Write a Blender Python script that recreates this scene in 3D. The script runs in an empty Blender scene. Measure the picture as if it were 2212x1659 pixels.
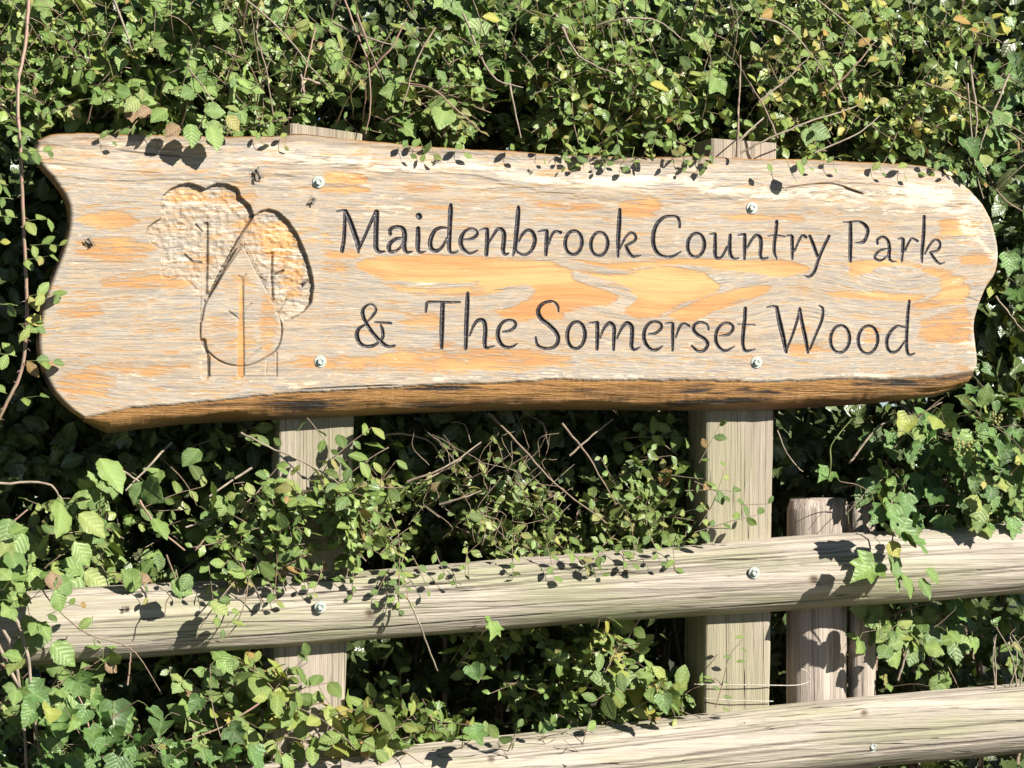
import bpy, math, random
import numpy as np
from mathutils import Vector, Matrix

random.seed(7); rng = np.random.default_rng(7)
S = bpy.context.scene
C = S.collection

# ------------------------------------------------------------------ camera
TH = math.radians(14.2)                    # the fence recedes to the right
FP = 6000.0                                # focal length in units of a 2212 px wide picture
Rv = np.array([math.cos(TH), -math.sin(TH), 0.0]); Fv = np.array([math.sin(TH), math.cos(TH), 0.0]); Uv = np.array([0, 0, 1.0])
DL = 5.6
CAM = -((-416 / FP * DL) * Rv + DL * Fv)
cd = bpy.data.cameras.new('camera'); cam = bpy.data.objects.new('camera', cd); C.objects.link(cam)
cam.location = CAM; cam.rotation_euler = (math.pi / 2, 0, -TH)
cd.sensor_width = 36; cd.lens = FP / 2212 * 36; cd.clip_start = .1; cd.clip_end = 500
S.camera = cam

# ------------------------------------------------------------------ sky and sun
SUN = Vector((.80, -1.0, .80)).normalized()       # towards the sun
w = bpy.data.worlds.new('World'); S.world = w; w.use_nodes = True
nt = w.node_tree; bg = nt.nodes['Background']
sky = nt.nodes.new('ShaderNodeTexSky'); sky.sky_type = 'NISHITA'; sky.sun_disc = False
sky.sun_elevation = math.asin(SUN.z); sky.sun_rotation = math.atan2(SUN.x, SUN.y)
sky.air_density = .5; sky.dust_density = .1; sky.altitude = 1500
nt.links.new(sky.outputs[0], bg.inputs[0]); bg.inputs[1].default_value = .05
sl = bpy.data.lights.new('sun', 'SUN'); sl.energy = 5.0; sl.angle = math.radians(.5); sl.color = (1, .955, .88)
so = bpy.data.objects.new('sun', sl); C.objects.link(so); so.rotation_euler = SUN.to_track_quat('Z', 'Y').to_euler()
S.view_settings.view_transform = 'Standard'; S.view_settings.look = 'None'; S.view_settings.exposure = .82
S.view_settings.gamma = 1; S.view_settings.use_curve_mapping = False
S.render.engine = 'CYCLES'

# ------------------------------------------------------------------ helpers
def at(px, py, Y=0.0):
    "point of the plane y=Y that lies in the direction of photo point (px,py), 2212 px wide picture"
    px = np.asarray(px, float); py = np.asarray(py, float)
    d = Fv[None] + ((px.reshape(-1, 1) - 1106) / FP) * Rv[None] + ((829.5 - py.reshape(-1, 1)) / FP) * Uv[None]
    t = (Y - CAM[1]) / d[:, 1]
    return CAM[None] + d * np.reshape(t, (-1, 1))
def at1(px, py, Y=0.0): return Vector(at([px], [py], Y)[0])
def proj(P):
    q = np.asarray(P) - CAM
    D = q @ Fv
    return 1106 + FP * (q @ Rv) / D, 829.5 - FP * q[:, 2] / D

def tag(o, label=None, cat=None, group=None, kind=None):
    if label: o['label'] = label
    if cat: o['category'] = cat
    if group: o['group'] = group
    if kind: o['kind'] = kind
    return o
def empty(name, loc=(0, 0, 0)):
    o = bpy.data.objects.new(name, None); o.location = loc; o.empty_display_size = .05; C.objects.link(o); return o
def link(name, me, parent=None):
    o = bpy.data.objects.new(name, me); C.objects.link(o)
    if parent:
        o.parent = parent
    return o
def mesh(name, V, F, mat, smooth=True, attrs=None, uv=None):
    me = bpy.data.meshes.new(name)
    V = np.asarray(V, np.float32)
    if isinstance(F, np.ndarray):
        n = len(F); k = F.shape[1]
        me.vertices.add(len(V)); me.vertices.foreach_set('co', V.ravel())
        me.loops.add(n * k); me.loops.foreach_set('vertex_index', F.astype(np.int32).ravel())
        me.polygons.add(n); me.polygons.foreach_set('loop_start', np.arange(0, n * k, k, dtype=np.int32))
        me.update(calc_edges=True)
    else:
        me.from_pydata([tuple(map(float, v)) for v in V], [], F)
    me.polygons.foreach_set('use_smooth', np.full(len(me.polygons), smooth))
    for m in (mat if isinstance(mat, (list, tuple)) else [mat]): me.materials.append(m)
    for k, a in (attrs or {}).items():
        a = np.asarray(a, np.float32)
        if a.ndim == 1:
            at_ = me.attributes.new(k, 'FLOAT', 'POINT'); at_.data.foreach_set('value', a)
        elif a.shape[1] == 3:
            at_ = me.attributes.new(k, 'FLOAT_VECTOR', 'POINT'); at_.data.foreach_set('vector', a.ravel())
        else:
            at_ = me.attributes.new(k, 'FLOAT_COLOR', 'POINT'); at_.data.foreach_set('color', a.ravel())
    return me

# ------------------------------------------------------------------ materials
class NT:
    def __init__(s, name):
        s.m = bpy.data.materials.new(name); s.m.use_nodes = True; s.t = s.m.node_tree
        s.b = s.t.nodes['Principled BSDF']; s.out = s.t.nodes['Material Output']
    def n(s, typ, **kw):
        x = s.t.nodes.new(typ)
        for k, v in kw.items():
            if k.startswith('i_'):
                x.inputs[int(k[2:]) if k[2:].isdigit() else k[2:]].default_value = v
            else: setattr(x, k, v)
        return x
    def l(s, a, b): s.t.links.new(a, b)
    def attr(s, name, vec=False):
        a = s.n('ShaderNodeAttribute', attribute_name=name); return a.outputs['Vector' if vec else 'Fac']
    def acol(s, name): return s.n('ShaderNodeAttribute', attribute_name=name).outputs['Color']
    def noise(s, vec, scale, detail=4, rough=.55, sc=(1, 1, 1), dist=0):
        mp = s.n('ShaderNodeMapping'); mp.inputs['Scale'].default_value = sc; s.l(vec, mp.inputs['Vector'])
        x = s.n('ShaderNodeTexNoise'); x.inputs['Scale'].default_value = scale; x.inputs['Detail'].default_value = detail
        x.inputs['Roughness'].default_value = rough; x.inputs['Distortion'].default_value = dist
        s.l(mp.outputs[0], x.inputs['Vector']); return x.outputs['Fac']
    def math(s, op, a, b=None, c=None, clamp=False):
        x = s.n('ShaderNodeMath', operation=op); x.use_clamp = clamp
        for i, v in enumerate((a, b, c)):
            if v is None: continue
            if isinstance(v, (int, float)): x.inputs[i].default_value = v
            else: s.l(v, x.inputs[i])
        return x.outputs[0]
    def step(s, v, a, b, lo=0, hi=1):
        x = s.n('ShaderNodeMapRange', interpolation_type='SMOOTHSTEP'); s.l(v, x.inputs[0])
        x.inputs[1].default_value = a; x.inputs[2].default_value = b; x.inputs[3].default_value = lo; x.inputs[4].default_value = hi
        return x.outputs[0]
    def mix(s, f, a, b, blend='MIX'):
        x = s.n('ShaderNodeMix', data_type='RGBA', blend_type=blend)
        if isinstance(f, (int, float)): x.inputs[0].default_value = f
        else: s.l(f, x.inputs[0])
        for i, v in ((6, a), (7, b)):
            if isinstance(v, tuple): x.inputs[i].default_value = (*v, 1)
            else: s.l(v, x.inputs[i])
        return x.outputs[2]
    def bump(s, h, dist, strength=1, normal=None):
        x = s.n('ShaderNodeBump'); x.inputs['Strength'].default_value = strength; x.inputs['Distance'].default_value = dist
        s.l(h, x.inputs['Height'])
        if normal is not None: s.l(normal, x.inputs['Normal'])
        return x.outputs[0]

def m_board():
    s = NT('weathered_board_wood'); g = s.attr('gpos', True)
    fine = s.noise(g, 1, 6, .7, (9, 9, 330)); mid = s.noise(g, 1, 5, .6, (2.5, 2.5, 75)); big = s.noise(g, 1, 4, .55, (3, 3, 12))
    blot = s.noise(g, 1, 6, .72, (16, 16, 130)); flake = s.noise(g, 1, 5, .75, (34, 34, 230))
    grey = s.mix(s.step(mid, .3, .7), (.27, .228, .185), (.52, .42, .305)); grey = s.mix(s.step(big, .36, .62), grey, s.mix(s.step(fine, .35, .65), (.27, .245, .215), (.47, .41, .335)))
    grey = s.mix(s.math('MULTIPLY', s.step(flake, .53, .62), s.step(big, .3, .6, .35, .9)), grey, (.62, .50, .34))
    grey = s.mix(s.math('MULTIPLY', s.step(fine, .48, .38), .45), grey, (.12, .10, .085))
    grey = s.mix(s.math('MULTIPLY', s.step(blot, .46, .60), .6), grey, (.52, .36, .20))
    ring = s.noise(g, 1, 3, .5, (1.2, 1.2, 95))
    och = s.mix(mid, (.47, .20, .055), (.60, .31, .10)); och = s.mix(s.step(big, .45, .62), och, (.64, .36, .13))
    och = s.mix(s.math('MULTIPLY', s.step(ring, .50, .38), .4), och, (.36, .145, .04))
    och = s.mix(s.math('MULTIPLY', s.step(fine, .58, .66), .5), och, (.60, .42, .22))
    o = s.attr('orange'); e = s.math('ADD', o, s.math('MULTIPLY', s.math('SUBTRACT', blot, .5), 2.6)); e = s.math('ADD', e, s.math('MULTIPLY', s.math('SUBTRACT', fine, .5), .7))
    e = s.math('ADD', e, s.math('MULTIPLY', s.math('SUBTRACT', mid, .5), .8)); grey = s.mix(s.math('MULTIPLY', s.step(e, .10, .60), .30), grey, (.56, .385, .22))
    f = s.step(e, .32, .80)
    f = s.math('MULTIPLY', f, .95)
    col = s.mix(f, grey, och)
    dash = s.noise(g, 1, 3, .6, (22, 22, 420)); col = s.mix(s.math('MULTIPLY', s.step(dash, .40, .33), s.math('SUBTRACT', .42, s.math('MULTIPLY', f, .3))), col, (.10, .075, .055))
    p = s.attr('pale'); pe = s.math('ADD', p, s.math('MULTIPLY', s.math('SUBTRACT', flake, .5), 2.4)); pe = s.math('ADD', pe, s.math('MULTIPLY', s.math('SUBTRACT', s.noise(g, 1, 4, .6, (7, 7, 60)), .5), 2.6))
    col = s.mix(s.math('MULTIPLY', s.step(pe, .50, .72), .85), col, (.70, .60, .45))
    br = s.attr('brown'); be = s.math('ADD', br, s.math('MULTIPLY', s.math('SUBTRACT', blot, .5), .9))
    col = s.mix(s.math('MULTIPLY', s.step(be, .4, .8), .55), col, s.mix(fine, (.13, .09, .06), (.26, .19, .12)))
    col = s.mix(s.attr('crack_groove'), col, (.05, .035, .025))
    pt = s.math('MULTIPLY', s.step(s.attr('paint'), .35, .6), s.step(s.noise(g, 150, 4, .7), .34, .46, .6, 1))
    col = s.mix(pt, col, (.035, .030, .034))
    s.l(col, s.b.inputs['Base Color'])
    s.l(s.math('SUBTRACT', .62, s.math('MULTIPLY', pt, .34)), s.b.inputs['Roughness'])
    h = s.math('ADD', s.math('MULTIPLY', fine, .6), s.math('MULTIPLY', flake, .8))
    h = s.math('MULTIPLY', h, s.math('SUBTRACT', 1, s.math('MULTIPLY', f, .6)))
    s.l(s.bump(h, .0022, .9), s.b.inputs['Normal'])
    return s.m

def m_wane():
    s = NT('waney_edge_wood'); tc = s.n('ShaderNodeTexCoord').outputs['Object']
    a = s.noise(tc, 1, 6, .65, (5, 14, 60)); b = s.noise(tc, 1, 4, .6, (2, 6, 22)); c = s.noise(tc, 1, 5, .7, (9, 60, 160))
    col = s.mix(a, (.34, .15, .04), (.58, .31, .09)); col = s.mix(s.step(c, .35, .65), col, s.mix(.5, col, (.22, .10, .03)))
    col = s.mix(s.math('MULTIPLY', s.step(a, .50, .41), s.step(b, .62, .44)), col, (.025, .016, .01))
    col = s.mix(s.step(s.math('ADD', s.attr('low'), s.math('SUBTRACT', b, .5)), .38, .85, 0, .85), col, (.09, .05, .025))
    s.l(col, s.b.inputs['Base Color']); s.b.inputs['Roughness'].default_value = .5
    s.l(s.bump(s.math('ADD', a, c), .008), s.b.inputs['Normal']); return s.m

def m_timber(name, c1, c2, green, scz=(60, 60, 2.2), stretch='z', bright=1.0, knots=False):
    s = NT(name); tc = s.n('ShaderNodeTexCoord').outputs['Object']
    A = (300, 300, 7) if stretch == 'z' else (7, 300, 300)
    B = (75, 75, 1.6) if stretch == 'z' else (1.6, 75, 75)
    D = (7, 7, 1.2) if stretch == 'z' else (2.2, 12, 12)
    E = (70, 70, .5) if stretch == 'z' else (.35, 34, 34)
    fine = s.noise(tc, 1, 5, .65, A); mid = s.noise(tc, 1, 4, .55, B, .4); big = s.noise(tc, 1, 4, .6, D); ck = s.noise(tc, 1, 2, .45, E)
    col = s.mix(s.step(mid, .3, .7), c1, c2)
    col = s.mix(s.math('MULTIPLY', s.step(fine, .46, .36), .5), col, tuple(x * .5 for x in c1))
    col = s.mix(s.math('MULTIPLY', s.step(fine, .56, .66), .6), col, tuple(min(.9, x * 1.35) for x in c2))
    col = s.mix(s.math('MULTIPLY', s.step(big, .44, .62), .6), col, green)
    gn = s.attr('algae')
    col = s.mix(s.math('MULTIPLY', s.step(s.math('ADD', gn, s.math('MULTIPLY', s.math('SUBTRACT', big, .5), .8)), .35, .95), .75), col, tuple(x * .55 for x in green))
    cr = s.math('MULTIPLY', s.step(s.math('ABSOLUTE', s.math('SUBTRACT', s.math('FRACT', s.math('MULTIPLY', ck, 7.0)), .5)), .045, .005), s.math('MULTIPLY', s.step(big, .40, .52), s.step(mid, .62, .42)))
    col = s.mix(s.math('MULTIPLY', cr, .8), col, (.07, .05, .04))
    col = s.mix(s.attr('knot'), col, (.16, .11, .075)); col = s.mix(s.math('MULTIPLY', s.attr('crk'), .65), col, (.06, .045, .035))
    s.l(col, s.b.inputs['Base Color']); s.b.inputs['Roughness'].default_value = .75
    h = s.math('SUBTRACT', s.math('ADD', fine, mid), s.math('MULTIPLY', cr, 2.5))
    s.l(s.bump(h, .003, .8), s.b.inputs['Normal']); return s.m

def m_leaf(name, rough, trans, spec=.5):
    s = NT(name); c = s.acol('col'); tc = s.n('ShaderNodeTexCoord').outputs['Object']
    nz = s.noise(tc, 90 if name != 'leaf' else 70, 3, .6)
    col = s.mix(s.step(nz, .4, .75, 0, .3), c, s.mix(.4, c, (.22, .20, .05)))
    geo = s.n('ShaderNodeNewGeometry')
    col2 = s.mix(s.math('MULTIPLY', geo.outputs['Backfacing'], .3), col, (.16, .22, .08))
    s.l(col2, s.b.inputs['Base Color']); s.b.inputs['Roughness'].default_value = rough
    s.b.inputs['Specular IOR Level'].default_value = spec
    sx = s.n('ShaderNodeSeparateXYZ'); s.l(s.attr('lp', True), sx.inputs[0]); ax = s.math('ABSOLUTE', sx.outputs[0])
    wv = s.math('ABSOLUTE', s.math('SINE', s.math('MULTIPLY', s.math('ADD', s.math('SUBTRACT', sx.outputs[1], s.math('MULTIPLY', ax, .85)), s.math('MULTIPLY', nz, .12)), 20.0)))
    vein = s.step(wv, .22, .02); mid_ = s.step(ax, .035, .008); vn = s.math('MAXIMUM', s.math('MULTIPLY', vein, .16), mid_)
    s.l(s.mix(s.math('MULTIPLY', vn, .45), col2, s.mix(.55, col2, (.42, .46, .20))), s.b.inputs['Base Color'])
    hh = s.math('ADD', s.math('MULTIPLY', wv, .22), s.math('MULTIPLY', nz, .8))
    s.l(s.bump(hh, .0016, .8), s.b.inputs['Normal'])
    tr = s.n('ShaderNodeBsdfTranslucent'); s.l(s.mix(.5, col, (.30, .36, .03)), tr.inputs[0])
    mx = s.n('ShaderNodeMixShader'); mx.inputs[0].default_value = trans
    s.l(s.b.outputs[0], mx.inputs[1]); s.l(tr.outputs[0], mx.inputs[2]); s.l(mx.outputs[0], s.out.inputs[0]); return s.m

def m_flat(name, col, rough=.6, metal=0, col2=None, sc=60):
    s = NT(name); tc = s.n('ShaderNodeTexCoord').outputs['Object']; nz = s.noise(tc, sc, 4, .6)
    s.l(s.mix(s.step(nz, .35, .65), col, col2 or tuple(x * .7 for x in col)), s.b.inputs['Base Color'])
    s.b.inputs['Roughness'].default_value = rough; s.b.inputs['Metallic'].default_value = metal
    s.l(s.bump(nz, .001, .4), s.b.inputs['Normal']); return s.m

M_BOARD = m_board(); M_WANE = m_wane()
M_RAIL = m_timber('rail_timber', (.34, .29, .235), (.54, .47, .375), (.32, .32, .17), stretch='x')
M_POST = m_timber('post_timber', (.31, .255, .20), (.45, .38, .29), (.30, .28, .16))
M_STAKE = m_timber('old_stake_timber', (.26, .21, .17), (.52, .44, .36), (.30, .25, .20))
M_LEAF = m_leaf('leaf', .34, .16, .5); M_IVY = m_leaf('ivy_leaf_skin', .24, .08, .5)
M_STEM = m_flat('woody_stem', (.30, .22, .15), .7, 0, (.20, .14, .10)); M_PALE = m_flat('dead_pale_stem', (.36, .29, .21), .7, 0, (.24, .19, .14))
M_RED = m_flat('red_briar_stem', (.36, .20, .16), .5, 0, (.26, .21, .12)); M_GSTEM = m_flat('green_stem', (.22, .25, .08), .5)
M_ZINC = m_flat('galvanised_zinc', (.56, .60, .54), .45, .25, (.38, .42, .37), 200)
M_FLY = m_flat('fly_body', (.02, .016, .014), .35); M_WING = m_flat('fly_wing', (.30, .26, .20), .3)
M_EARTH = m_flat('earth', (.10, .075, .05), .9, 0, (.05, .06, .025), 6)
M_BERRY = m_flat('berry_skin', (.012, .009, .02), .2); M_IVYFL = m_flat('ivy_flower', (.38, .38, .12), .6)
M_WIRE = m_flat('pale_wire', (.55, .50, .42), .5)

# ------------------------------------------------------------------ setting
ge = 60
link('ground', mesh('ground', [(-ge, -ge, -1.35), (ge, -ge, -1.35), (ge, ge, -1.35), (-ge, ge, -1.35)], np.array([[0, 1, 2, 3]]), M_EARTH))['kind'] = 'structure'

# ------------------------------------------------------------------ curves
def catmull(P, n):
    P = np.asarray(P, float); Q = np.vstack([2 * P[0] - P[1], P, 2 * P[-1] - P[-2]])
    out = []
    for i in range(len(P) - 1):
        p0, p1, p2, p3 = Q[i:i + 4]
        for t in np.linspace(0, 1, n, endpoint=False):
            out.append(.5 * ((2 * p1) + (-p0 + p2) * t + (2 * p0 - 5 * p1 + 4 * p2 - p3) * t * t + (-p0 + 3 * p1 - 3 * p2 + p3) * t ** 3))
    out.append(P[-1]); return np.array(out)
def resample(P, n):
    P = np.asarray(P, float); d = np.r_[0, np.cumsum(np.linalg.norm(np.diff(P, axis=0), axis=1))]
    t = np.linspace(0, d[-1], n); return np.stack([np.interp(t, d, P[:, k]) for k in range(P.shape[1])], 1)
def xz(pts, Y=0.0):
    pts = np.asarray(pts, float); q = at(pts[:, 0], pts[:, 1], Y); return q[:, [0, 2]]
def vnoise(x, y, seed=0):
    xi = np.floor(x).astype(int); yi = np.floor(y).astype(int); fx = x - xi; fy = y - yi
    def h(a, b):
        v = np.sin(a * 127.1 + b * 311.7 + seed * 74.7) * 43758.5453; return v - np.floor(v)
    fx = fx * fx * (3 - 2 * fx); fy = fy * fy * (3 - 2 * fy)
    return (h(xi, yi) * (1 - fx) + h(xi + 1, yi) * fx) * (1 - fy) + (h(xi, yi + 1) * (1 - fx) + h(xi + 1, yi + 1) * fx) * fy
def fbm(x, y, seed=0, o=4):
    a = 0; s_ = 0
    for i in range(o): a = a + vnoise(x * 2 ** i, y * 2 ** i, seed + i) * .5 ** i; s_ += .5 ** i
    return a / s_
sstep = lambda x, a, b: (lambda t: t * t * (3 - 2 * t))(np.clip((x - a) / (b - a), 0, 1))

# ------------------------------------------------------------------ the sign board
top_c = [(84, 303), (130, 289), (250, 290), (400, 293), (500, 296), (600, 293), (660, 290), (730, 297), (800, 305), (900, 315), (1000, 322), (1100, 326), (1200, 333), (1300, 337), (1400, 340), (1500, 338), (1600, 343), (1700, 345), (1800, 347), (1900, 351), (2000, 358), (2050, 374)]
right_c = [(2104, 804), (2112, 782), (2108, 740), (2105, 700), (2115, 660), (2131, 620), (2150, 590), (2157, 550), (2150, 505), (2135, 460), (2110, 422), (2080, 392), (2050, 374)]
bot_c = [(182, 903), (240, 893), (300, 881), (400, 873), (500, 865), (600, 852), (700, 846), (800, 841), (900, 836), (1050, 829), (1200, 822), (1300, 822), (1500, 825), (1650, 825), (1800, 822), (1950, 818), (2050, 812), (2104, 804)]
left_c = [(182, 903), (150, 880), (118, 845), (96, 800), (85, 750), (88, 700), (98, 650), (115, 600), (135, 550), (149, 500), (152, 460), (145, 430), (120, 390), (95, 360), (79, 332), (84, 303)]
NU, NV = 1340, 340
T_ = resample(xz(catmull(top_c, 8)), NU); B_ = resample(xz(catmull(bot_c, 8)), NU); R_ = resample(xz(catmull(right_c, 8)), NV); L_ = resample(xz(catmull(left_c, 8)), NV)
wob = lambda P, a, f, sd: np.stack([P[:, 0], P[:, 1] + a * (fbm(P[:, 0] * f, P[:, 0] * 0 + sd, sd) - .5)], 1)
e0 = np.minimum(np.linspace(0, 1, NU), np.linspace(1, 0, NU)) * 25; e0 = np.clip(e0, 0, 1)[:, None]
B_ = B_ * (1 - e0) + wob(B_, .007, 40, 5) * e0; T_ = T_ * (1 - e0) + wob(T_, .004, 30, 9) * e0
u = np.linspace(0, 1, NU)[:, None, None]; v = np.linspace(0, 1, NV)[None, :, None]
G = (1 - v) * B_[:, None] + v * T_[:, None] + (1 - u) * L_[None] + u * R_[None] - ((1 - u) * (1 - v) * B_[0] + u * (1 - v) * B_[-1] + (1 - u) * v * T_[0] + u * v * T_[-1])
X = G[..., 0].ravel(); Z = G[..., 1].ravel(); NP_ = len(X)
PXg, PYg = proj(np.stack([X, X * 0, Z], 1))            # photo coordinates, only for placing the marks on the board

depth = np.zeros(NP_); paint = np.zeros(NP_); lid = np.full(NP_, -1); crack_groove = np.zeros(NP_)

def seg_dist(px, py, P):
    "distance to a polyline with width column; returns (dist - w/2), signed by width"
    best = np.full(len(px), 1e9); bw = np.zeros(len(px))
    for a, b in zip(P[:-1], P[1:]):
        d = b[:2] - a[:2]; L = d @ d + 1e-12
        t = np.clip(((px - a[0]) * d[0] + (py - a[1]) * d[1]) / L, 0, 1)
        q = np.hypot(px - a[0] - t * d[0], py - a[1] - t * d[1]) - .5 * (a[2] + t * (b[2] - a[2]))
        m = q < best; best[m] = q[m]; bw[m] = (a[2] + t * (b[2] - a[2]))[m]
    return best, bw
def crop_pts(pts, ox, oy, sc):            # photo crop px -> board metres with width
    a = np.array(pts, float); K = 2212 / 4032
    q = xz(np.stack([(ox + a[:, 0] * sc) * K, (oy + a[:, 1] * sc) * K], 1))
    return np.column_stack([q, a[:, 2] * sc * K * .00094])
def ell(cx, cy, rx, ry, wd): return [[(cx + rx * math.sin(t) + .04 * ry * math.cos(t), cy - ry * math.cos(t), wd * (1 - .22 * abs(math.cos(t)))) for t in np.linspace(0, 2 * math.pi, 17)]]
A = (1300, 760, .22604); Bc = (1780, 770, .22604); Cc = (2240, 790, .22604); Dc = (2700, 800, .27125); Ec = (3240, 800, .27125)
Gc = (1360, 1120, .27125); Hc = (1900, 1120, .27125); Ic = (2480, 1120, .27125); Wc = (3000, 1140, .28933)
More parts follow.
